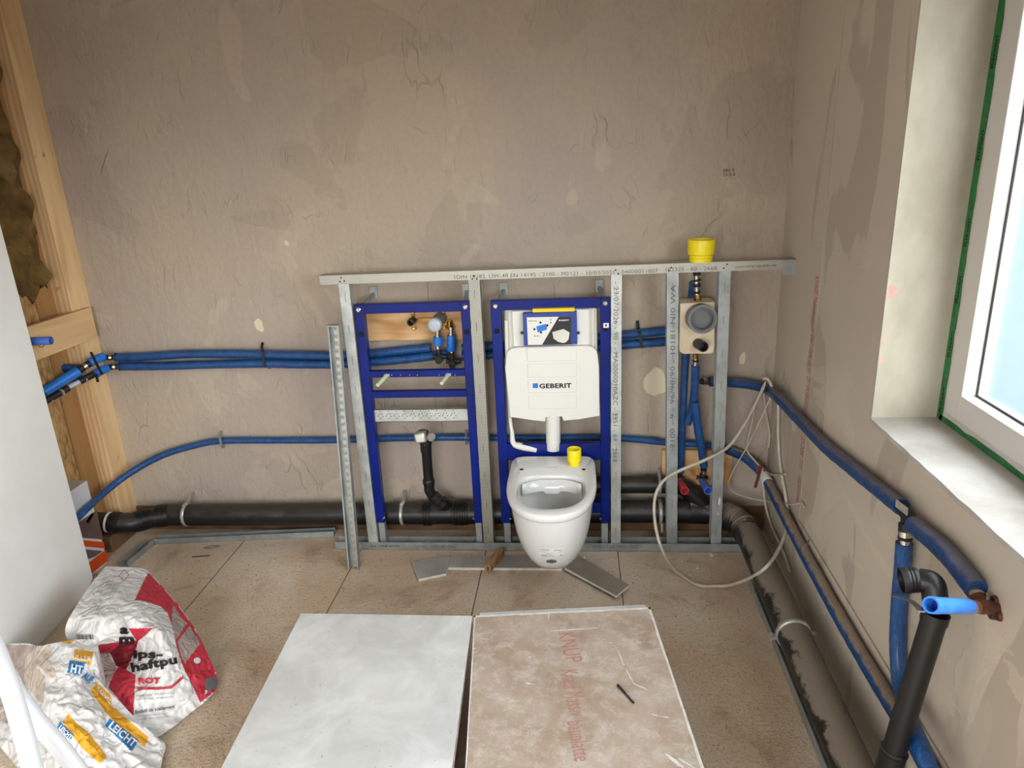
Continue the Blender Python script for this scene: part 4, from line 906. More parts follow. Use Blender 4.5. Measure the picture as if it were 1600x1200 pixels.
pipe('insulated_pipe', 'upright blue pipe hanging below the elbow joint behind the black waste pipe', [(1413, 848, 'X', XR-.030), (1409, 900, 'X', XR-.026), (1404, 960, 'X', XR-.024), (1403, 1020, 'X', XR-.024), (1407, 1070, 'X', XR-.03), (1416, 1105, 'X', XR-.055), (1436, 1160, 'X', XR-.085), (1462, 1225, 'X', XR-.085)], .0205, 'foil')
pipe('insulated_pipe', 'left upright blue pipe below the pale valve block ending in a red plug', [(1084, 440, 'Y', -.06), (1080, 470, 'Y', -.055), (1074, 520, 'Y', -.05), (1070, 580, 'Y', -.06), (1066, 660, 'Y', -.07), (1063.5, 738, 'Y', -.075)], .0175)
pipe('insulated_pipe', 'right upper blue pipe leaving the foot of the pale valve block', [(1086.5, 571, 'Y', -.125), (1085, 610, 'Y', -.11), (1081, 640, 'Y', -.10), (1074, 662, 'Y', -.095)], .0175)
pipe('insulated_pipe', 'right upright blue pipe ending above the blue plug', [(1086, 628, 'Y', -.13), (1090, 665, 'Y', -.125), (1096, 700, 'Y', -.115), (1100, 728, 'Y', -.105)], .0185)
# fittings at the ends
def fitting(name, label, parts, cat='pipe fitting'):
    root = thing(name, label, cat, pt(parts[0][2][0]))
    for (pn, mtl, ends, prof) in parts: m = MB(); m.lathe(pt(ends[0]), pt(ends[1]), prof, 18); m.build(pn, mtl, root)
    return root
C_ = lambda r: [(0, r), (1, r)]
fitting('press_coupling', 'black and steel coupling at the left end of the upper twin pipe', [('collar', 'rub', ((162, 559, 'Y', -.06), (182, 558, 'Y', -.045)), [(0, .012), (.3, .012), (.35, .015), (.55, .015), (.6, .012), (.9, .012), (.92, .021), (1, .021)]), ('steel_ring', 'steel', ((170, 558.6, 'Y', -.055), (174, 558.4, 'Y', -.05)), C_(.0155))])
fitting('press_coupling', 'black and steel coupling at the left end of the lower twin pipe', [('collar', 'rub', ((166, 574, 'Y', -.075), (188, 572.5, 'Y', -.05)), [(0, .012), (.3, .012), (.35, .015), (.55, .015), (.6, .012), (.9, .012), (.92, .021), (1, .021)]), ('steel_ring', 'steel', ((176, 573.3, 'Y', -.065), (180, 573, 'Y', -.06)), C_(.0155))])
# the manifold bundle in the left corner
bun = thing('pipe_bundle_fitting', 'bundle of blue sleeves and black couplings strapped at the left corner post', 'pipe fitting', PY(150, 590, -.1))
def part_tube(root, pn, mtl, P, r, n=6):
    m = MB(); m.tube(crom([pt(t_) for t_ in P], n), r, 16); return m.build(pn, mtl, root, ang=60)
part_tube(bun, 'blue_sleeve', 'foilb', [(68, 613, 'Y', -.35), (95, 596, 'Y', -.28), (122, 580, 'Y', -.21)], .022)
part_tube(bun, 'blue_sleeve', 'foilb', [(140, 567, 'Y', -.16), (152, 561, 'Y', -.13), (160, 558, 'Y', -.10)], .021)
part_tube(bun, 'blue_sleeve', 'foilb', [(148, 585, 'Y', -.15), (158, 579, 'Y', -.12), (167, 575.5, 'Y', -.09)], .020)
part_tube(bun, 'dark_blue_sleeve', 'foil', [(76, 574, 'Y', -.19), (100, 575, 'Y', -.17), (125, 576, 'Y', -.15)], .020)
part_tube(bun, 'dark_blue_sleeve', 'foil', [(80, 593, 'Y', -.21), (100, 592, 'Y', -.19), (126, 589, 'Y', -.17)], .018)
part_tube(bun, 'black_coupling', 'rub', [(120, 581, 'Y', -.21), (131, 573, 'Y', -.18), (145, 566, 'Y', -.15)], .0155)
part_tube(bun, 'black_coupling', 'rub', [(125, 596, 'Y', -.20), (138, 589, 'Y', -.17), (150, 583, 'Y', -.14)], .0155)
part_tube(bun, 'grey_pipe', 'greycap', [(105, 606, 'Y', -.24), (127, 595, 'Y', -.19)], .011)
part_tube(bun, 'black_coupling', 'rub', [(70, 627, 'Y', -.34), (88, 617, 'Y', -.29), (107, 606, 'Y', -.24)], .0155)
for (a, b_) in (((131, 574), (135, 571)), ((125, 578), (128, 576))):
    m = MB(); m.lathe(PY(*a, -.185), PY(*b_, -.175), C_(.0175), 16); m.build('steel_ring', 'steel', bun)
for (a, b_) in (((76, 624.5), (80, 622)), ((94, 614.5), (97, 613)), ((133, 592.5), (136, 591))):
    m = MB(); m.lathe(PY(*a, -.32 if a[0] < 90 else (-.28 if a[0] < 100 else -.18)), PY(*b_, -.31 if a[0] < 90 else (-.27 if a[0] < 100 else -.175)), C_(.0172), 16); m.build('steel_ring', 'clamp', bun)
m = MB(); m.obox(PY(142, 550, -.20), PY(154, 575, -.19), .012, .003, (1, 0, .5)); m.obox(PY(154, 575, -.19), PY(160, 585, -.17), .012, .003, (1, 0, .5)); m.obox(PY(150, 584, -.19), PY(153, 597, -.19), .012, .003, (1, 0, .3)); m.build('strap', 'rub', bun)
# blue stub on the brace
st = thing('pipe_stub', 'open blue pipe stub poking out in front of the timber brace', 'pipe', PX(84, 533, -2.2))
m = MB(); e = PX(80, 532, -2.165); m.lathe(e+Vector((-.17, -.02, 0)), e, [(0, .0175), (1, .0175), (1, .0145), (.6, .0145)], 20, caps=False); m.build('stub_tube', 'bluep', st)
m = MB(); m.lathe(e+Vector((-.06, -.008, 0)), e+Vector((-.058, -.008, 0)), C_(.0146), 18); m.build('stub_inside', 'blue2', st)
m = MB(); m.tube([e+Vector((-.05+.012*math.cos(a), -.0, -.018+.010*math.sin(a))) for a in [k*math.pi/6-3.14 for k in range(7)]], .0015, 8); m.build('wire_hook', 'rub', st)
# elbow joint at right wall
ej = thing('pipe_tee_joint', 'black and steel tee joint linking three blue pipes on the window wall', 'pipe fitting', PX(1412, 815, XR-.03))
def pj(pn, mtl, a, b_, prof, X=XR-.032): m = MB(); m.lathe(PX(*a, X), PX(*b_, X), prof, 18); m.build(pn, mtl, ej)
pj('tee_body', 'rub', (1404, 789), (1430, 818), [(0, .014), (.3, .017), (.7, .017), (1, .013)])
pj('tee_leg', 'rub', (1416, 806), (1415, 830), [(0, .014), (.4, .012), (.5, .0175), (1, .0175)])
pj('steel_ring', 'steel', (1415, 829), (1414.5, 838), C_(.0172)); pj('lower_collar', 'rub', (1414.5, 838), (1414, 842), C_(.0175)); pj('steel_tail', 'steel', (1414, 842), (1413.5, 850), C_(.0125))
pj('steel_tail', 'steel', (1422, 812), (1431, 822), C_(.0125))
m = MB(); m.obox(PX(1400, 786, XR-.057), PX(1418, 800, XR-.05), .02, .002, (0, 0, 1)); m.build('foil_flap', 'clamp', ej)
# bronze wall valve with blue plug
bw = thing('bronze_wall_valve', 'weathered bronze wall valve with bright blue plug pointing left', 'valve', PX(1540, 950, XR-.03))
def pb_(pn, mtl, a, Xa, b_, Xb, prof): m = MB(); m.lathe(PX(*a, Xa), PX(*b_, Xb), prof, 20); return m.build(pn, mtl, bw)
pb_('steel_sleeve', 'steel', (1519, 919), XR-.032, (1527, 933), XR-.032, [(0, .013), (.5, .017), (1, .017)])
pb_('press_ring', 'rub', (1517, 918), XR-.032, (1520, 922), XR-.032, C_(.0165))
pb_('valve_neck', 'copper', (1526, 930), XR-.032, (1533, 947), XR-.034, [(0, .015), (.6, .014), (1, .016)])
pb_('valve_body', 'copper', (1524, 947.5), XR-.06, (1556, 949), XR-.002, [(0, .013), (.3, .016), (.6, .014), (.85, .014), (1, .016)])
m = MB()
for (px, py) in ((1556, 939), (1552, 960), (1562, 962)): c = PX(px, py, XR-.001); m.lathe(c, c+Vector((-.007, 0, 0)), [(0, .012), (1, .010)], 16)
c = PX(1557, 950, XR-.001); m.obox(c+Vector((0, .004, .012)), c+Vector((0, -.002, -.014)), .02, .006, (0, 1, 0)); m.build('wall_flange', 'copper', bw)
pb_('copper_tail', 'copp', (1518, 948), XR-.075, (1526, 948), XR-.055, C_(.0135))
m = MB(); A = PX(1519, 948, XR-.07); B = PX(1454, 945.5, XR-.20); m.lathe(A, B, [(0, .0135), (.1, .0155), (.9, .0160), (1, .0160), (1, .0128), (.5, .0128)], 26, caps=False)
plug = m.build('blue_plug', 'bplug', bw); m = MB(); m.lathe(A+(B-A)*.8, A+(B-A)*.81, C_(.013), 20); m.build('plug_inside', 'blue2', plug)
m = MB()
for k in range(10):
    a = 2*math.pi*k/10; T_ = (B-A).normalized(); u1 = Vector((0, 0, 1)); u1 = (u1-T_*u1.dot(T_)).normalized(); u2 = T_.cross(u1); o_ = (u1*math.cos(a)+u2*math.sin(a))*.0162; m.obox(A+(B-A)*.84+o_, A+(B-A)*.995+o_, .0014, .001, u1*math.cos(a+1.57)+u2*math.sin(a+1.57))
each(m, 'plug_rib', 'bplug', plug)
# plugs under the shower pipes
for (lab_, c1, c2, a, b_, top, yy) in (('short red plug pointing forward below the left shower pipe', 'redp', 'red2', (1060, 750), (1070, 767), (1063, 738), -.08), ('short blue plug pointing forward below the right shower pipe', 'bluep', 'blue2', (1097, 750), (1107, 767), (1100, 728), -.10)):
    r0 = thing('wall_valve_plug', lab_, 'valve', PY(*b_, -.16))
    A = PY(*a, -.07); B = PY(*b_, -.185)
    m = MB(); m.lathe(A, B, [(0, .017), (1, .019), (1, .0155), (.5, .0155)], 22, caps=False); pg_ = m.build('plug', c1, r0); m = MB(); m.lathe(A+(B-A)*.8, A+(B-A)*.82, C_(.016), 20); m.build('plug_inside', c2, pg_)
    m = MB(); m.lathe(PY(*top, yy), PY(a[0], a[1]-2, -.07), [(0, .012), (.3, .013), (.35, .011), (.6, .011), (.65, .014), (1, .014)], 16); m.build('press_fitting', 'rub', r0)
    m = MB(); m.lathe(PY(top[0]-.2, top[1]+7, yy), PY(top[0]-.4, top[1]+12, yy), C_(.0135), 16); m.build('steel_ring', 'steel', r0)
    m = MB(); m.obox(PY(a[0]-9, a[1]-4, -.034), PY(a[0]+9, a[1]-4, -.034), .018, .008, (0, 0, 1)); m.lathe(PY(a[0], a[1]-2, -.03), A+(B-A)*.1, C_(.012), 14); m.build('valve_plate', 'copper', r0)
m = MB(); a, b_ = PY(1033, 752, -.01), PY(1144, 701, -.01); m.box(a.x, b_.x, -.028, -.001, a.z-.01, b_.z); o = m.build('backing_board', 'woodx', bevel=.002); tag(o, 'spruce board fixed low on the wall behind the shower plugs', 'board')
fitting('press_coupling', 'small black and steel coupling left of the rightmost stud', [('collar', 'rub', ((1094, 596, 'Y', -.07), (1111, 596, 'Y', -.062)), [(0, .012), (.2, .012), (.25, .015), (1, .015)]), ('steel_ring', 'steel', ((1098, 596, 'Y', -.068), (1104, 596, 'Y', -.065)), C_(.0158))])
# straps on pipes
def strap(label, P, w=.012, mtl='galvd', th=.0016):
    m = MB(); Q = [pt(t_) for t_ in P]
    for i in range(len(Q)-1): m.obox(Q[i], Q[i+1], w, th, (1, 0, 0) if abs((Q[i+1]-Q[i]).normalized().x) < .8 else (0, 0, 1))
    o = m.build('perforated_strap', mtl); return tag(o, label, 'strap')
strap('dark strap holding the twin blue pipes on the left rear wall', [(410, 535, 'Y', -.004), (409, 543, 'Y', -.02), (411, 550, 'Y', -.068), (412, 565, 'Y', -.073), (415, 572, 'Y', -.07), (422, 576, 'Y', -.01)], mtl='rub')
strap('grey strap holding the long single blue pipe at the left', [(345, 673, 'Y', -.004), (343, 681, 'Y', -.03), (344, 688, 'Y', -.052), (346, 696, 'Y', -.04), (349, 700, 'Y', -.004)])
strap('dark perforated strap on the twin pipes right of the toilet frame', [(996, 501, 'Y', -.003), (997, 512, 'Y', -.02), (999, 520, 'Y', -.053), (1003, 541, 'Y', -.053), (1004, 544, 'Y', -.02)], mtl='rub', w=.014)
strap('strap on the single blue pipe beside the right post of the washbasin frame', [(728, 671, 'Y', -.003), (728, 678, 'Y', -.03), (728, 684, 'Y', -.05), (729, 692, 'Y', -.03), (729, 695, 'Y', -.003)])
strap('steel strap tying the black waste pipe to the upright blue pipe', [(1397, 931, 'X', XR-.05), (1410, 934, 'X', XR-.052), (1423, 939, 'X', XR-.06), (1433, 947, 'X', XR-.08), (1440, 956, 'X', XR-.13)], w=.015)
m = MB(); m.tube(crom([PX(1247, 857, XR-.052), PX(1253, 853, XR-.058), PX(1260, 851, XR-.052), PX(1263, 846, XR-.03), PX(1264, 843, XR-.005)]), .0022, 8); o = m.build('wire_clip', 'greyp'); tag(o, 'small twisted wire clip on the dusty blue pipe by the window wall', 'clip')
m = MB(); _a, _b = PY(1190, 738, -.075), PX(1203, 760, XR-.035); m.tube([_a.lerp(_b, .15), _a.lerp(_b, .75)], [.0245]*2, 16); o = m.build('foil_wrap', 'pwhite'); tag(o, 'white printed wrap round the dusty blue pipe near the corner', 'wrap')
m = MB(); A = PX(1189, 730, XR-.085)
m.tube(crom([A+Vector((-.02, 0, -.005)), A+Vector((0, -.004, .006)), A+Vector((.02, 0, -.002))]), .006, 8); m.obox(A, PX(1180, 762, XR-.10), .013, .002, (1, 0, .2)); m.obox(A+Vector((-.012, 0, 0)), A+Vector((-.02, -.004, -.02)), .012, .002, (1, 0, 0)); m.obox(A+Vector((.016, 0, 0)), A+Vector((.018, -.004, -.018)), .012, .002, (1, 0, 0)); o = m.build('ribbon_tie', 'tie'); tag(o, 'dark red ribbon tie knotted round the pipe in the right corner', 'ribbon')

# ------------------------------------------------------------------ black waste pipes
bp = thing('waste_pipe', 'large black waste pipe along the rear wall turning forward at the right corner', 'waste pipe', (-.8, -.1, .09))
R0 = .054; Yp_ = -.085
def c_(px, py, Y=Yp_): return PY(px, py, Y)
Lp = [c_(160, 816), c_(215, 817)]
m = MB(); m.tube([c_(150, 815.5, -.21), c_(190, 817, -.20)], R0*.88, 28); m.tube(crom([c_(188, 817, -.20), c_(212, 816, -.18), c_(235, 809.5, -.125), c_(264, 804.5, -.088)]), R0*.9, 28); m.build('left_bend', 'blackl', bp)
m = MB(); ribbed(m, c_(174, 816, -.205), c_(190, 817, -.20), R0*.93, 4, .0025); ribbed(m, c_(209, 816.5, -.185), c_(236, 809, -.125), R0*.93, 6, .0025); ribbed(m, c_(243, 807, -.11), c_(264, 804.5, -.088), R0+.001, 5, .0025); each(m, 'socket', 'black', bp)
m = MB(); m.tube([c_(262, 804.5), c_(400, 804), c_(560, 802.5), c_(650, 802)], R0, 30); m.build('straight_run', 'blackl', bp)
m = MB(); m.lathe(c_(169, 815.8, -.206), c_(172, 816, -.205), C_(R0*.93), 28); m.build('white_tape', 'pwhite', bp)
for px in (293, 630):
    m = MB(); cc = c_(px, 804 if px < 400 else 802); m.lathe(cc-Vector((.008, 0, 0)), cc+Vector((.008, 0, 0)), [(0, R0+.001), (.2, R0+.004), (.8, R0+.004), (1, R0+.001)], 30); m.obox(cc+Vector((0, .02, R0)), cc+Vector((0, .075, R0+.03)), .016, .004, (1, 0, 0)); m.obox(cc+Vector((-.006, -.01, R0)), cc+Vector((.012, -.012, R0+.014)), .012, .02, (1, 0, 0)); m.build('pipe_clamp', 'clamp', bp)
m = MB(); m.tube([c_(650, 802), c_(765, 801)], R0, 30); m.tube(crom([c_(712, 802), c_(700, 792, -.09), c_(690, 785, -.11)]), .034, 20); m.build('branch_fitting', 'blackl', bp)
m = MB(); ribbed(m, c_(661, 802), c_(676, 802), R0+.003, 3); ribbed(m, c_(708, 801.5), c_(733, 801), R0+.003, 5); each(m, 'socket', 'black', bp)
m = MB(); m.tube([c_(765, 801), c_(950, 799), c_(1060, 799), c_(1104, 801)], R0, 30); m.build('straight_run', 'blackl', bp)
m = MB(); cc = c_(1031, 799); m.lathe(cc-Vector((.009, 0, 0)), cc+Vector((.009, 0, 0)), [(0, R0+.001), (.2, R0+.005), (.8, R0+.005), (1, R0+.001)], 30); m.lathe(cc+Vector((.005, -.055, -.03)), cc+Vector((.005, -.06, -.075)), [(0, .008), (1, .006)], 8); m.build('pipe_clamp', 'clamp', bp)
# bend and forward run
ctr = [Vector((.50, -.085, .150)), Vector((.58, -.087, .150)), Vector((.645, -.105, .148)), Vector((.695, -.155, .146)), Vector((.722, -.24, .143)), Vector((.726, -.36, .140))]
m = MB(); m.tube(crom(ctr, 8), .056, 30); m.build('corner_bend', 'blackd', bp)
m = MB(); ribbed(m, Vector((.655, -.110, .148)), Vector((.705, -.180, .145)), .060, 5, .003); ribbed(m, Vector((.719, -.22, .144)), Vector((.727, -.27, .142)), .061, 2, .004); each(m, 'ribbed_socket', 'blackd', bp)
m = MB(); m.tube([(.726, -.34, .14), (.728, -1.0, .137), (.726, -2.1, .130)], .056, 36); m.build('forward_run', 'blackd', bp)
m = MB(); cc = Vector((.728, PZ(1250, 975, .18).y, .137)); m.lathe(cc-Vector((0, .010, 0)), cc+Vector((0, .010, 0)), [(0, .057), (.2, .0615), (.8, .0615), (1, .057)], 36); m.obox(cc+Vector((-.06, 0, -.01)), cc+Vector((-.082, 0, -.01)), .02, .012, (0, 1, 0)); m.lathe(cc+Vector((-.075, 0, .008)), cc+Vector((-.075, 0, -.03)), C_(.0035), 8); m.obox(cc+Vector((.06, 0, .0)), cc+Vector((.075, 0, .0)), .018, .012, (0, 1, 0)); m.build('pipe_clamp', 'clamp', bp)
# second pipe behind, joining by a branch
m = MB(); m.tube([c_(905, 758, -.075), c_(960, 757, -.075), c_(1045, 757, -.075)], .041, 26); m.tube(crom([c_(1040, 757, -.075), c_(1065, 760, -.075), c_(1085, 774, -.08), c_(1108, 795, -.085)]), .040, 26); o = m.build('waste_pipe', 'blackl'); tag(o, 'thinner black waste pipe above the large one, right of the toilet', 'waste pipe')
m = MB(); cc = c_(1030, 757, -.075); m.lathe(cc-Vector((.006, 0, 0)), cc+Vector((.006, 0, 0)), C_(.043), 26); m.obox(cc+Vector((0, .0, .04)), cc+Vector((0, .03, .06)), .014, .004, (1, 0, 0)); m.build('pipe_clamp', 'clamp', o)
# standing black waste pipe at right
wp = thing('waste_pipe_standpipe', 'slanting black waste standpipe with open elbow at the right', 'waste pipe', PX(1395, 1190, XR-.15))
Aw = PX(1463, 957, XR-.085); Bw = PX(1398, 1170, XR-.135)
m = MB(); m.tube([Aw, Bw, Bw+(Bw-Aw)*.35], .0262, 26); m.build('straight_run', 'black', wp)
m = MB(); m.lathe(Aw+(Aw-Bw)*.0, Aw+(Bw-Aw)*.06, [(0, .0285), (1, .0285)], 26); m.build('joint_ring', 'black', wp)
m = MB(); m.lathe(Bw+(Bw-Aw)*.0, Bw+(Bw-Aw)*.03, [(0, .028), (.3, .031), (.7, .031), (1, .029)], 26); m.tube([Bw+(Bw-Aw)*.03, Bw+(Bw-Aw)*.35], .0295, 26); m.build('lower_socket', 'blackl', wp)
E1 = PX(1461, 935, XR-.085); E2 = PX(1456, 912, XR-.088); E3 = PX(1435, 906, XR-.11); E4 = PX(1408, 908, XR-.145)
q_ = crom([Aw, E1, E2, E3], 8); m = MB(); m.tube(q_, .0262, 26); m.lathe(E3, E4, [(0, .0262), (.1, .028), (.25, .028), (.28, .0265), (.35, .028), (.45, .028), (.48, .0265), (.55, .028), (.68, .028), (.7, .0305), (1, .0305), (1, .0255), (.3, .025)], 30, caps=False); m.build('open_elbow', 'black', wp)
m = MB(); m.lathe(E3+(E4-E3)*.1, E3+(E4-E3)*.15, C_(.0255), 24); m.build('dark_opening', 'hole', wp)

# ------------------------------------------------------------------ cables
def cable(label, P, r, mtl='cable'):
    Q = crom([pt(t_) for t_ in P], 10); 
    for v in Q:
        v.x = min(v.x, XR-r-.003); v.z = max(v.z, r+.001); v.y = min(v.y, -r-.002)
    m = MB(); m.tube(Q, r, 10); o = m.build('cable', mtl, ang=60); return tag(o, label, 'cable')
cable('thick pale cable hanging in a big loop from the corner pipe to the floor', [(1192, 592, 'Y', -.10), (1201, 594, 'Y', -.11), (1212, 620, 'Y', -.13), (1222, 650, 'Y', -.15), (1232, 690, 'Y', -.18), (1239, 730, 'Y', -.24), (1240, 770, 'Y', -.33), (1233, 815, 'Y', -.42), (1217, 858, 'Z', .235), (1195, 888, 'Z', .215), (1165, 906, 'Z', .09), (1130, 916, 'Z', .01), (1090, 914, 'Z', .01), (1055, 892, 'Z', .015), (1033, 855, 'Y', -.42), (1023, 812, 'Y', -.36), (1024, 775, 'Y', -.32), (1038, 750, 'Y', -.29), (1065, 734, 'Y', -.26), (1105, 717, 'Y', -.25), (1138, 698, 'Y', -.2), (1162, 665, 'Y', -.16), (1180, 632, 'Y', -.13), (1195, 600, 'Y', -.11)], .0068)
cable('pale cable from the corner pipe dropping to the red ribbon tie', [(1196, 596, 'Y', -.12), (1192, 610, 'Y', -.12), (1181, 630, 'Y', -.11), (1174, 665, 'Y', -.1), (1167, 700, 'Y', -.09), (1177, 717, 'Y', -.1), (1190, 731, 'Y', -.13), (1205, 741, 'Y', -.12), (1227, 741, 'X', XR-.02)], .004)
cable('thin grey wire looping wide below the corner pipe', [(1207, 611, 'Y', -.13), (1200, 630, 'Y', -.13), (1184, 665, 'Y', -.12), (1165, 702, 'Y', -.11), (1145, 737, 'Y', -.10), (1138.5, 757, 'Y', -.09), (1148, 770, 'Y', -.08), (1175, 779, 'Y', -.08), (1205, 784, 'Y', -.12), (1236, 788, 'X', XR-.02), (1252, 786, 'X', XR-.01), (1256, 792, 'X', XR-.01)], .003)
cable('pale cable hanging straight down in the corner behind the loop', [(1193, 612, 'Y', -.06), (1196, 640, 'Y', -.05), (1201, 670, 'Y', -.04), (1206, 699, 'Y', -.03)], .0055)
cable('pale cable running down the corner onto the large pipe', [(1189, 742, 'Y', -.10), (1193, 765, 'Y', -.10), (1196, 790, 'Y', -.10), (1203, 815, 'Y', -.14), (1214, 842, 'X', XR-.02), (1226, 868, 'X', XR-.02), (1234, 895, 'X', XR-.02)], .0055)
cable('thin wire rising along the corner above the pipe', [(1196, 590, 'Y', -.08), (1193, 580, 'Y', -.05), (1196, 566, 'Y', -.03), (1203, 553, 'Y', -.02), (1213, 547, 'Y', -.015)], .0022)

# ------------------------------------------------------------------ boards on a pallet
BZ = .23
def zq(pts, z): return [PZ(px, py, z) for px, py in pts]
def sheet(name, label, quad, z1, z0, mats, group):
    m = MB(); Q = [Vector((p_.x, p_.y, z0)) for p_ in quad]; m.prism(Q, (0, 0, z1-z0)); m.m = [1 if i not in (0, 1) else 0 for i in range(len(m.f))]
    m.m[0] = 2; o = m.build(name, mats, bevel=.0015); tag(o, label, 'plasterboard', group); return o
def ext(P0, P1, L): d = (P1-P0).normalized(); return P0+d*L
lq = zq([(470, 958), (738, 962), (706, 1200), (345, 1200)], BZ); 
a0, a1 = lq[0], lq[1]; 
Lq = [a0, a1, ext(a1, lq[2], 1.5), ext(a0, lq[3], 1.5)]
rq = zq([(741, 962), (1016, 949), (1100, 1200), (727, 1200)], BZ); Rq = [rq[0], rq[1], ext(rq[1], rq[2], 1.5), ext(rq[0], rq[3], 1.5)]
def off(Q, dx, dy): return [q_+Vector((dx, dy, 0)) for q_ in Q]
lb = sheet('plasterboard', 'pale grey plasterboard sheet on top of the left stack', Lq, BZ, BZ-.019, ['board', 'core', 'bboard'], 'plasterboard sheets on the floor')
lb2 = sheet('plasterboard', 'second sheet down in the left plasterboard stack', off(Lq, -.001, .004), BZ-.0195, BZ-.0385, ['board', 'core', 'bboard'], 'plasterboard sheets on the floor')
rbd = sheet('plasterboard', 'brown paper backed plasterboard sheet on top of the right stack', Rq, BZ, BZ-.019, ['bboard', 'core', 'board'], 'plasterboard sheets on the floor')
rb2 = sheet('plasterboard', 'whitish sheet jutting out behind the top of the right stack', off([Vector((Rq[0].x+.012, Rq[0].y+.045, 0)), Vector((Rq[1].x-.012, Rq[1].y+.045, 0)), Rq[2]+Vector((-.02, .04, 0)), Rq[3]+Vector((.01, .04, 0))], 0, 0), BZ-.0195, BZ-.0385, ['board', 'core', 'bboard'], 'plasterboard sheets on the floor')
# white rim and red writing on the brown sheet
m = MB(); e_ = BZ+.0004
def strip(P, Q, w, inn):
    P, Q = Vector(P), Vector(Q); u = (Q-P).normalized(); n_ = Vector((-u.y, u.x, 0)); n_ = n_ if n_.dot(inn-P) > 0 else -n_
    V = []; K = 40
    for k in range(K+1):
        c0 = P+(Q-P)*k/K; ww = w*(.75+.5*random.random()); V += [c0, c0+n_*ww]
    for v in V: v.z = e_
    m.add(V, [(2*k, 2*k+1, 2*k+3, 2*k+2) for k in range(K)])
cI = (Rq[0]+Rq[2])/2
strip(Rq[0], Rq[1], .010, cI); strip(Rq[1], Rq[2], .008, cI); strip(Rq[0], Rq[3], .004, cI); m.build('bare_edge', 'core', rbd, recalc=False)
def zt(px, py, z=BZ+.0006): return PZ(px, py, z)
mb = None
for (body_, a, b_, h_) in (('KNUP', (872, 990), (884, 1036), .058), ('Knauf Massiv', (876, 1048), (890, 1120), .055), ('bauplatte', (886, 1128), (898, 1190), .05)):
    A, B = zt(*a), zt(*b_); u = (B-A); side = Vector((u.y, -u.x, 0)).normalized(); side = side if side.x > 0 else -side
    mb = text_mb(body_, A+side*0, u, side, u.length, h_, off=0, mb=mb)
for v in mb.v: v.z = BZ+.0007
mb.build('red_lettering', 'redfade', rbd, recalc=False)
m = MB()
for (a, b_, w) in (((860, 986), (935, 981), .007), ((858, 955), (857, 968), .005), ((965, 1015), (975, 1040), .004), ((978, 1045), (990, 1068), .005), ((990, 1068), (1012, 1078), .006), ((1040, 1178), (1068, 1200), .016), ((1060, 1185), (1085, 1200), .008)):
    A, B = zt(*a), zt(*b_); K = 12; V = []; u = (B-A).normalized(); n_ = Vector((-u.y, u.x, 0))
    for k in range(K+1):
        c0 = A+(B-A)*k/K+n_*random.uniform(-.1, .1)*w; ww = w*(.35+.5*math.sin(math.pi*(k+.5)/(K+1)))*random.uniform(.7, 1.1); V += [c0+n_*ww/2, c0-n_*ww/2]
    for v in V: v.z = BZ+.0009
    m.add(V, [(2*k, 2*k+1, 2*k+3, 2*k+2) for k in range(K)])
each(m, 'filler_smear', 'core', rbd, recalc=False)
# red print on the side edge of the left stack
eA, eB = Lq[1], Lq[2]; u = (eA-eB).normalized()
mb = None
for k, body_ in enumerate(('KNAUF GKF', 'DIN 18180', 'EN 520', '20.0mm')):
    o_ = eA-u*(.20+k*.17); o_ = Vector((o_.x, o_.y, BZ-.0155)); nn = Vector((-u.y, u.x, 0)); nn = nn if nn.x > 0 else -nn
    mb = text_mb(body_, o_+nn*.0008-u*.13, u, (0, 0, 1), .13, .012, off=0, mb=mb)
mb.build('red_edge_lettering', 'redink', lb, recalc=False)
mb = MB()
# drill bit and small bits
dbt = thing('drill_bit', 'black drill bit lying on the brown plasterboard sheet', 'drill bit', zt(976, 1084))
A, B = PZ(965, 1070, BZ+.0045), PZ(991, 1099, BZ+.0045)
m = MB(); m.tube([A, A+(B-A)*.45], .0036, 10); m.build('shank', 'rub', dbt)
m = MB(); K = 40; m.tube([A+(B-A)*(.42+.58*k/K) for k in range(K+1)], [.0036*(.75+.25*math.sin(k*1.1)) for k in range(K)]+[.0008], 10); m.build('fluted_tip', 'rub', dbt)
# pallets below
for (Q, lab_) in ((Lq, 'wooden pallet hidden under the left plasterboard stack'), (Rq, 'wooden pallet hidden under the right plasterboard stack')):
    c = (Q[0]+Q[1])/2; uy = ((Q[3]+Q[2])/2-c).normalized(); ux = Vector((-uy.y, uy.x, 0)); ux = ux if ux.x > 0 else -ux; zt_ = BZ-.039
    r0 = thing('wooden_pallet', lab_, 'pallet', (c.x, c.y, 0), 'pallets under the plasterboard')
    for s_ in (-.2, 0, .2):
        m = MB(); P_ = c+ux*s_+uy*.08; m.obox(Vector((P_.x, P_.y, zt_-.077)), Vector(((P_+uy*1.2).x, (P_+uy*1.2).y, zt_-.077)), .07, .11, ux); m.build('bearer', 'woodn', r0)
    for k in range(6):
        m = MB(); P_ = c+uy*(.1+.23*k); a_, b_ = P_-ux*.25, P_+ux*.25; m.obox(Vector((a_.x, a_.y, zt_-.011)), Vector((b_.x, b_.y, zt_-.011)), .09, .02, uy); m.build('slat', 'woodn', r0)
        if k % 2 == 0: m = MB(); m.obox(Vector((a_.x, a_.y, .011)), Vector((b_.x, b_.y, .011)), .09, .02, uy); m.build('slat', 'woodn', r0)
    for ch in r0.children:
        pass

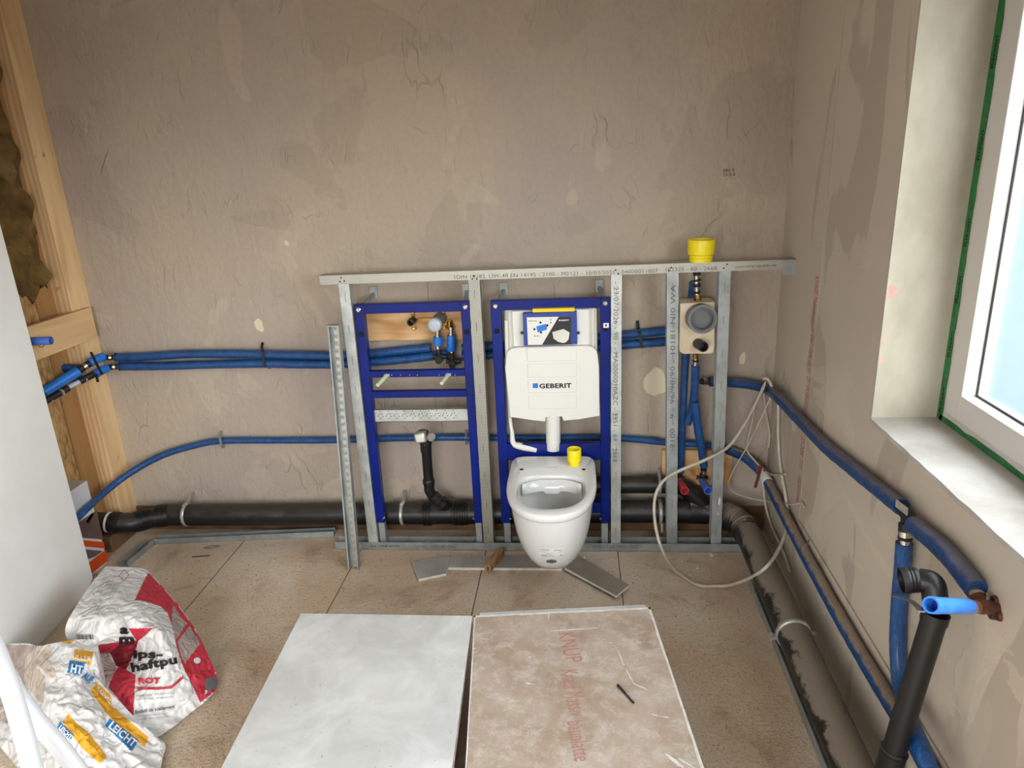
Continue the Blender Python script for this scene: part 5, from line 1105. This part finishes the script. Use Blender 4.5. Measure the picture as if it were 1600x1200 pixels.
# ------------------------------------------------------------------ bits on the floor
def slab(name, label, pts, h, mats, z=.0, side=None, cat='offcut'):
    Q = [PZ(px, py, z+h) for px, py in pts]; m = MB(); m.prism([Vector((q_.x, q_.y, z+.0005)) for q_ in Q], (0, 0, h)); m.m = [1]*len(m.f); m.m[1] = 0; m.m[0] = 0
    o = m.build(name, mats, bevel=.001); return tag(o, label, cat)
slab('board_offcut', 'five-sided grey board offcut lying left of the toilet', [(645, 879), (652, 875.5), (700, 868), (704, 870), (697, 896), (654, 905)], .013, ['greyb', 'core'])
slab('board_offcut', 'long grey board strip lying on the floor below the toilet', [(705, 868), (770, 868.5), (882, 868), (878, 888), (700, 887)], .013, ['greyb', 'core'])
slab('board_offcut', 'brown-grey board strip slanting out from under the toilet to the right', [(905, 868), (983, 914), (963, 931), (882, 887)], .011, ['beigeb', 'core'], z=.0145)
m = MB(); A, B = PZ(762, 888, .032), PZ(783, 862, .032); m.obox(A, B, .034, .032, Vector((1, .3, 0))); o = m.build('wood_offcut', 'woodn', bevel=.002); tag(o, 'small split wood block lying across the grey board strip', 'offcut')
m = MB(); a_ = A+(A-B).normalized()*.0004; m.obox(a_+Vector((.002, 0, .008)), a_+Vector((.002, 0, -.012)), .004, .002, (1, 0, 0)); m.build('split', 'hole', o)
# chips and crumbs
def chips(name, label, spots, mtl, smin, smax, kind=None):
    m = MB()
    for (x, y) in spots:
        r = random.uniform(smin, smax); k = random.choice((4, 5, 6)); a0_ = random.random()*6; P = [Vector((x+math.cos(a0_+6.283*i/k)*r*random.uniform(.6, 1.2), y+math.sin(a0_+6.283*i/k)*r*random.uniform(.5, 1), .0003)) for i in range(k)]
        top = [p_+Vector(((x-p_.x)*.3, (y-p_.y)*.3, r*random.uniform(.3, .7))) for p_ in P]; m.add(P+top, [tuple(range(k))[::-1], tuple(range(k, 2*k))]+[(i, (i+1) % k, k+(i+1) % k, k+i) for i in range(k)])
    o = m.build(name, mtl, smooth=False); tag(o, label, 'debris', kind=kind); return o
sp_ = []
for _ in range(2600):
    x = random.uniform(-1.9, .60); y = random.uniform(-1.6, -.26)
    if -1.2 < x < .35 and y < -.92: continue
    if x < -1.35 and y < -.75: continue
    if random.random() < (.9 if x < -1.0 else .3): sp_.append((x, y))
chips('plaster_crumbs', 'loose plaster crumbs scattered over the dusty floor', sp_, 'crumb', .0012, .0045, 'stuff')
for (px, py, l_) in ((1112, 868, 'small pale plaster chip on the floor near the rightmost stud'), (1090, 888, 'small plaster chip lying inside the big cable loop'), (913, 872, 'white plaster chip beside the foot of the toilet frame')):
    c = PZ(px, py, 0); chips('plaster_chip', l_, [(c.x, c.y)], 'core', .008, .012)
for (a, b_, l_) in (((318, 856), (344, 853), 'bent metal scrap on the floor near the loose channel, farther one'), ((300, 870), (328, 868), 'thin dark metal scrap on the floor, nearer one')):
    A, B = PZ(*a, .004), PZ(*b_, .004); m = MB(); m.tube(crom([A, (A+B)/2+Vector((0, .012 if a[0] > 310 else 0, 0)), B]), .0022, 8)
    if a[0] > 310: m.tube(crom([A, (A+B)/2+Vector((0, -.012, 0)), B]), .0022, 8)
    o = m.build('metal_scrap', 'greyp' if a[0] > 310 else 'rub'); tag(o, l_, 'metal scrap')

# ------------------------------------------------------------------ carton in the left corner
bx = thing('carton', 'white and orange printed carton behind the end of the white wall', 'box', (-2.31, -.51, 0))
XC = -2.262
m = MB(); m.box(-2.355, XC, -.70, -.327, 0, .432); bxm = m.build('carton_body', 'box', bx, bevel=.002)
m = MB(); m.box(-2.354, XC-.001, -.699, -.328, .432, .4325); m.build('carton_top', 'boxt', bxm)
def printq(name, P, mtl):
    m = MB(); m.prism([PX(a_, b_, XC+.0004) for a_, b_ in P], (.0005, 0, 0)); m.build(name, mtl, bxm)
printq('brown_print', [(95, 835), (151, 797), (161, 843), (100, 838)], 'boxp'); printq('orange_band', [(100, 841), (162, 847), (164, 857), (100, 850)], 'orange'); printq('dark_band', [(110, 856), (160, 861), (150, 869), (120, 880)], 'boxp'); printq('orange_band', [(120, 893), (165, 859), (169, 876), (146, 894), (125, 912)], 'orange'); printq('orange_logo', [(134, 815), (143, 802), (147, 803), (138, 818)], 'orange')
# crumpled clear film by the carton
m = MB(); n_ = 12; V = []
c = PZ(163, 893, .03)
for j in range(n_+1):
    for i in range(n_+1):
        x = c.x-.03+.11*i/n_; y = c.y-.10+.12*j/n_; z = .012+.03*(math.sin(i*1.3)*math.cos(j*1.1)+1)*math.sin(math.pi*i/n_)*math.sin(math.pi*j/n_)+random.uniform(0, .006); V.append((x, y, z))
m.add(V, [(j*(n_+1)+i, j*(n_+1)+i+1, (j+1)*(n_+1)+i+1, (j+1)*(n_+1)+i) for j in range(n_) for i in range(n_)]); o = m.build('plastic_film', 'film', ang=20); tag(o, 'crumpled clear plastic film on the floor beside the carton', 'plastic film')

# ------------------------------------------------------------------ sacks
def rbf(ctrl):
    P = np.array([(a, b_) for a, b_, _ in ctrl], float)/100; h = np.array([c for *_, c in ctrl], float)
    D = np.sqrt(((P[:, None]-P[None])**2).sum(-1)); n_ = len(P); A = np.zeros((n_+3, n_+3)); A[:n_, :n_] = D; A[:n_, n_] = 1; A[:n_, n_+1:] = P; A[n_, :n_] = 1; A[n_+1:, :n_] = P.T
    w = np.linalg.solve(A, np.concatenate([h, [0, 0, 0]]))
    def f(px, py): q_ = np.array((px, py))/100; return float(w[:n_]@np.sqrt(((P-q_)**2).sum(-1))+w[n_]+w[n_+1:]@q_)
    return f
from mathutils import noise as mnoise
def inpoly(x, y, P):
    c = False; n_ = len(P); j = n_-1
    for i in range(n_):
        if (P[i][1] > y) != (P[j][1] > y) and x < (P[j][0]-P[i][0])*(y-P[i][1])/(P[j][1]-P[i][1])+P[i][0]: c = not c
        j = i
    return c
def sack(name, label, outline, ctrl, centre, regions, mats, crumple=.010, seed=0, nr=90, na=360, xmin=-9):
    f = rbf(ctrl)
    def h(px, py):
        v = Vector((px/42+seed, py/42, seed*1.7)); r1_ = 1-abs(mnoise.noise(v))*2.2; r2_ = 1-abs(mnoise.noise(v*2.3))*2.2
        return max(.006, f(px, py)+crumple*(r1_*.9+r2_*.5-.6)+.002*mnoise.noise(v*7))
    def S_(px, py, off=0.0): return PZ(px, py, h(px, py)+off)
    O = [Vector((a, b_, 0)) for a, b_ in outline]; O2 = crom(O+[O[0]], 12)[:-1]
    L = [0]
    for i in range(len(O2)): L.append(L[-1]+(O2[(i+1) % len(O2)]-O2[i]).length)
    B = []
    for k in range(na):
        s_ = L[-1]*k/na; i = max(j for j in range(len(L)) if L[j] <= s_); i = min(i, len(O2)-1); t_ = (s_-L[i])/max(1e-9, L[i+1]-L[i]); B.append(O2[i].lerp(O2[(i+1) % len(O2)], t_))
    m = MB(); V = []; px_ = []; c = Vector((*centre, 0))
    for j in range(1, nr+1):
        for k in range(na):
            q_ = c.lerp(B[k], j/nr); px_.append((q_.x, q_.y)); V.append(S_(q_.x, q_.y))
    ci = len(V); V.append(S_(*centre)); px_.append(centre)
    ms_ = len(mats)
    def reg(x, y):
        for P, mi in reversed(regions):
            if inpoly(x, y, P): return mi
        return 0
    Fq = []; Mi = []
    for k in range(na): Fq.append((ci, k, (k+1) % na)); Mi.append(reg(*centre))
    for j in range(nr-1):
        for k in range(na):
            a = j*na+k; b_ = j*na+(k+1) % na; Fq.append((a, a+na, b_+na, b_)); cx = (px_[a][0]+px_[b_+na][0])/2; cy = (px_[a][1]+px_[b_+na][1])/2; Mi.append(reg(cx, cy))
    # skirt rings tucked in and down to the floor, then the underside
    cw = V[ci]; last = (nr-1)*na; prev = last
    for (sc, zz) in ((.985, .75), (.95, .35), (.93, .0)):
        st_ = len(V)
        for k in range(na):
            p_ = V[last+k]; q_ = Vector((cw.x+(p_.x-cw.x)*sc, cw.y+(p_.y-cw.y)*sc, max(.002, p_.z*zz))); V.append(q_)
        for k in range(na): Fq.append((prev+k, st_+k, st_+(k+1) % na, prev+(k+1) % na)); Mi.append(Mi[-1] if False else 0)
        prev = st_
    V.append(Vector((cw.x, cw.y, .002))); e_ = len(V)-1
    for k in range(na): Fq.append((prev+k, e_, prev+(k+1) % na)); Mi.append(0)
    for v in V: v.x = max(v.x, -2.204-.123*(v.y+.508)+.008)
    m.add(V, Fq); m.m = Mi; o = m.build(name, mats, ang=70); tag(o, label, 'sack')
    return o, S_
def stext(S_, body_, x, y, w, h, ang=0, off=.006, mb=None, bold=.0, shear=0):
    c_a, s_a = math.cos(math.radians(ang)), math.sin(math.radians(ang))
    return text_mb(body_, None, None, None, w, h, mapf=lambda a, b_: S_(x+c_a*a+s_a*b_, y+s_a*a-c_a*b_, off), mb=mb, bold=bold)
red_out = [(165, 885), (190, 886), (222, 888), (234, 895), (255, 918), (275, 941), (298, 972), (315, 1002), (330, 1035), (340, 1060), (336, 1078), (322, 1095), (300, 1112), (275, 1132), (245, 1152), (222, 1150), (200, 1140), (178, 1120), (165, 1095), (150, 1060), (142, 1025), (120, 1002), (104, 995), (103, 978), (114, 955), (130, 930), (148, 905)]
red_ctrl = [(165, 885, .26), (225, 888, .24), (270, 935, .19), (300, 975, .15), (322, 1015, .09), (340, 1062, .02), (325, 1095, .015), (243, 1152, .015), (200, 1140, .05), (165, 1095, .10), (103, 978, .26), (106, 996, .22), (130, 930, .27), (175, 925, .30), (215, 950, .30), (250, 985, .27), (268, 1020, .22), (150, 965, .31), (190, 982, .29), (225, 990, .25), (190, 1000, .22), (210, 1016, .13), (200, 1030, .11), (225, 1030, .17), (245, 1050, .18), (180, 1025, .12), (285, 1080, .09), (305, 1045, .10), (220, 1090, .12), (190, 1075, .12), (150, 1003, .25), (165, 1030, .12), (260, 1105, .06)]
R_regs = [([(231, 895), (240, 902), (256, 920), (276, 943), (299, 974), (316, 1004), (331, 1037), (341, 1062), (337, 1079), (313, 1098), (300, 1070), (285, 1040), (276, 1010), (268, 975), (262, 958), (252, 948), (230, 941), (210, 938)], 1),
          ([(270, 946), (274, 950), (281, 962), (292, 974), (285, 985), (275, 1000), (270, 985), (268, 968)], 3), ([(296, 978), (313, 1005), (300, 1022), (289, 1037), (283, 1025), (277, 1003)], 3),
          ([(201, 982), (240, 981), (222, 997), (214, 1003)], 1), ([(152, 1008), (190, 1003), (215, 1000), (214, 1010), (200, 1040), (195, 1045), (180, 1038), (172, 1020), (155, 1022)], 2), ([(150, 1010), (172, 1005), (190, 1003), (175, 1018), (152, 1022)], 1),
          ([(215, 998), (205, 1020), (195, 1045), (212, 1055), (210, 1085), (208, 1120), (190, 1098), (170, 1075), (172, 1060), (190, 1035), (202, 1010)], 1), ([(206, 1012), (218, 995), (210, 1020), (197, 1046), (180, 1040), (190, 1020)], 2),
          ([(170, 1022), (182, 1044), (174, 1062), (160, 1080), (146, 1045), (150, 1020)], 5),
          ([(322, 1060), (338, 1057), (341, 1070), (326, 1082), (320, 1070)], 4)]
RS, SR = sack('gypsum_sack', 'crumpled white and red gypsum plaster sack leaning by the white wall', red_out, red_ctrl, (215, 1040), R_regs, ['pw', 'pr', 'pdr', 'pg', 'greyp', 'pp'], .007, 3)
mb = stext(SR, 'ips-', 208, 1028, 46, 13, 0, bold=.035); stext(SR, 'haftpu', 206, 1050, 73, 14, -11, mb=mb, bold=.035); stext(SR, 'Gips', 183, 985, 22, 13, 90, mb=mb, bold=.03) if False else None
stext(SR, 'a', 187, 990, 14, 14, 0, mb=mb, bold=.04); stext(SR, 'm', 186, 1006, 23, 15, 0, mb=mb, bold=.04); stext(SR, 'Enduit de scellement', 212, 1115, 62, 5.5, -8, mb=mb, bold=.02)
mb.build('black_lettering', 'ink', RS, recalc=False)
mb = stext(SR, 'Gipshaftputz zum Ausbessern', 213, 1088, 60, 3, -4); stext(SR, 'spannbereich, festgemauert', 213, 1094, 58, 3, -4, mb=mb); stext(SR, 'gebrauchsfertig, einfach', 213, 1120, 50, 2, -6, mb=mb); stext(SR, 'Ausbessern innen', 213, 1125, 44, 2, -5, mb=mb)
for k in range(9): stext(SR, 'Achtung Verursacht Hautreizung', 150+k*3.1, 928+k*.8-(k % 2), 26, 1.6, -62, mb=mb)
for k in range(4): stext(SR, 'Verarbeitung', 137+k*5, 960+k*.5, 18, 1.6, -60, mb=mb)
mb.build('small_print', 'inkg', RS, recalc=False)
mb = stext(SR, 'ROT', 216, 1068, 34, 9, 0, bold=.05); 
q_ = [(214, 1073), (214, 1077), (245, 1078), (268, 1076), (287, 1060), (286, 1056), (267, 1072), (245, 1074)]; mb.add([SR(x, y, .004) for x, y in q_], [(0, 1, 2, 7), (7, 2, 3, 6), (6, 3, 4, 5)])
mb.build('red_lettering', 'pr', RS, recalc=False)
m = MB()
for (cx, cy, r_) in ((194, 898.5, 8.5),):
    P = [(cx, cy-r_), (cx+r_, cy-1), (cx, cy+r_), (cx-r_, cy+1)]
    for i in range(4):
        (xa, ya), (xb, yb) = P[i], P[(i+1) % 4]; ux, uy_ = (cx-xa)*.12, (cy-ya)*.12; vx, vy = (cx-xb)*.12, (cy-yb)*.12; m.add([SR(xa, ya, .004), SR(xb, yb, .004), SR(xb+vx, yb+vy, .004), SR(xa+ux, ya+uy_, .004)], [(0, 1, 2, 3)])
m.build('hazard_diamond', 'redink', RS, recalc=False)
m = MB()
for k in range(14):
    x = 118+k*2.0; w_ = (.5, .9, 1.2)[k % 3]; m.add([SR(x+.0, 991+k*.05, .004), SR(x+w_, 991+k*.05, .004), SR(x+w_+.9, 999, .004), SR(x+.9, 999, .004)], [(0, 1, 2, 3)])
m.build('barcode', 'ink', RS, recalc=False)
mb = stext(SR, '9', 318, 1084, 5, 7, 20, bold=.04); m = mb
for (cx, cy, r_) in ((308, 1032, 5.5),): m.add([SR(cx+r_*math.cos(a), cy+r_*math.sin(a)*.9, .004) for a in [k*.5236 for k in range(12)]], [tuple(range(12))])
m.build('white_mark', 'pwhite', RS, recalc=False)

w_out = [(-28, 1022), (-10, 1012), (10, 1007), (40, 1005), (60, 1009), (78, 1006), (100, 1002), (125, 999), (146, 1000), (153, 1008), (150, 1030), (148, 1052), (165, 1075), (190, 1100), (215, 1125), (240, 1148), (258, 1163), (254, 1185), (248, 1215), (235, 1260), (150, 1290), (70, 1270), (40, 1215), (15, 1185), (-10, 1150), (-30, 1100)]
w_ctrl = [(-40, 1022, .12), (10, 1007, .13), (60, 1009, .22), (100, 1002, .25), (146, 1000, .24), (150, 1030, .23), (148, 1055, .18), (190, 1100, .12), (258, 1163, .015), (248, 1215, .01), (150, 1290, .02), (40, 1215, .02), (15, 1185, .02), (-10, 1150, .03), (-50, 1100, .05), (25, 1040, .07), (30, 1070, .05), (45, 1050, .14), (60, 1040, .20), (90, 1030, .24), (120, 1040, .25), (70, 1080, .20), (110, 1090, .21), (150, 1100, .17), (100, 1130, .18), (60, 1140, .14), (30, 1130, .09), (190, 1150, .10), (150, 1170, .11), (100, 1200, .09), (0, 1100, .07), (200, 1200, .05)]
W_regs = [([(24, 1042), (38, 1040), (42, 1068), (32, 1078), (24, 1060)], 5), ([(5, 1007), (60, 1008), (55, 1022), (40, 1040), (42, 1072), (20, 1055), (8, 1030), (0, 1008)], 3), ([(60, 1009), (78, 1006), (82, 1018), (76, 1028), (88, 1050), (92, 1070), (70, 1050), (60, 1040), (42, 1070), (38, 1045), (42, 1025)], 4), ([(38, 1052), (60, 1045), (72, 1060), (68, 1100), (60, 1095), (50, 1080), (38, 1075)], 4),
          ([(-50, 1090), (5, 1085), (40, 1120), (80, 1130), (40, 1140), (10, 1130), (-40, 1110)], 4),
          ([(96, 1003), (118, 1000), (108, 1006)], 1), ([(117, 1014), (146, 1018), (141, 1040), (135, 1037), (112, 1030)], 1), ([(109, 1031), (135, 1035), (126, 1054), (105, 1051)], 2),
          ([(150, 1066), (172, 1084), (176, 1103), (182, 1109), (232, 1152), (227, 1168), (200, 1148), (170, 1119), (155, 1100), (141, 1079)], 1),
          ([(171, 1122), (217, 1157), (206, 1174), (164, 1134)], 2),
          ([(107, 1115), (118, 1128), (140, 1146), (167, 1182), (156, 1194), (128, 1168), (112, 1148), (97, 1128)], 1),
          ([(94, 1127), (116, 1149), (109, 1156), (89, 1136)], 2)]
WS, SW = sack('filler_sack', 'white filler sack with yellow and blue print at the lower left', w_out, w_ctrl, (110, 1120), W_regs, ['pw', 'py', 'pb', 'pp', 'pc', 'pdk'], .012, 8)
mb = stext(SW, 'ÜLLER', 113, 1029, 29, 7, 8, bold=.02); stext(SW, 'HT', 110, 1050, 18, 13, 10, mb=mb, bold=.03); stext(SW, 'FUGENFÜLLER', 150, 1076, 42, 6, 48, mb=mb, bold=.01)
stext(SW, 'LEICHT', 169, 1136, 50, 12, 39, mb=mb, bold=.03); stext(SW, 'LEICHT', 91.5, 1137.5, 25, 7, 45, mb=mb, bold=.03); stext(SW, 'ER', 96, 1124, 9, 6, 30, mb=mb, bold=.01)
mb.build('white_lettering', 'pwhite', WS, recalc=False)
mb = stext(SW, 'AUF', 128, 1058, 17, 11, 35, bold=.05); mb.build('blue_lettering', 'pb', WS, recalc=False)
mb = MB()
for k in range(6): stext(SW, 'Verarbeitung und Anwendung', 52+k*3, 1150+k*5, 34, 2.4, 12, mb=mb)
for k in range(5): stext(SW, 'technische Hinweise', 20+k*3, 1165+k*6, 26, 2.0, 20, mb=mb)
mb.build('small_print', 'inkg', WS, recalc=False)

# ------------------------------------------------------------------ white tubular stand, near left
ts = thing('tubular_stand', 'white tubular metal stand cut off at the lower left corner', 'stand', (-.95, -2.5, 0))
def tubep(P, r=.0135): m = MB(); m.tube(crom([pt(t_) if len(t_) == 4 else Vector(t_) for t_ in P], 10), r, 20); return m
a_ = [(-60, 905, 'D', 1.10), (-20, 985, 'D', 1.08), (10, 1060, 'D', 1.06), (35, 1140, 'D', 1.05), (58, 1230, 'D', 1.04)]
m = tubep(a_); tail = pt(a_[-1]); m.tube([tail, Vector((tail.x+.06, tail.y-.02, .35)), Vector((tail.x+.10, tail.y-.04, .002))], .0135, 20); m.build('tube_leg', 'tubew', ts)
b2_ = [(12, 1058, 'D', 1.065), (28, 1088, 'D', 1.10), (60, 1130, 'D', 1.11), (95, 1170, 'D', 1.12), (135, 1222, 'D', 1.13)]
m = tubep(b2_); tail = pt(b2_[-1]); m.tube([tail, Vector((tail.x+.08, tail.y-.03, .35)), Vector((tail.x+.13, tail.y-.05, .002))], .0135, 20); m.build('tube_leg', 'tubew', ts)
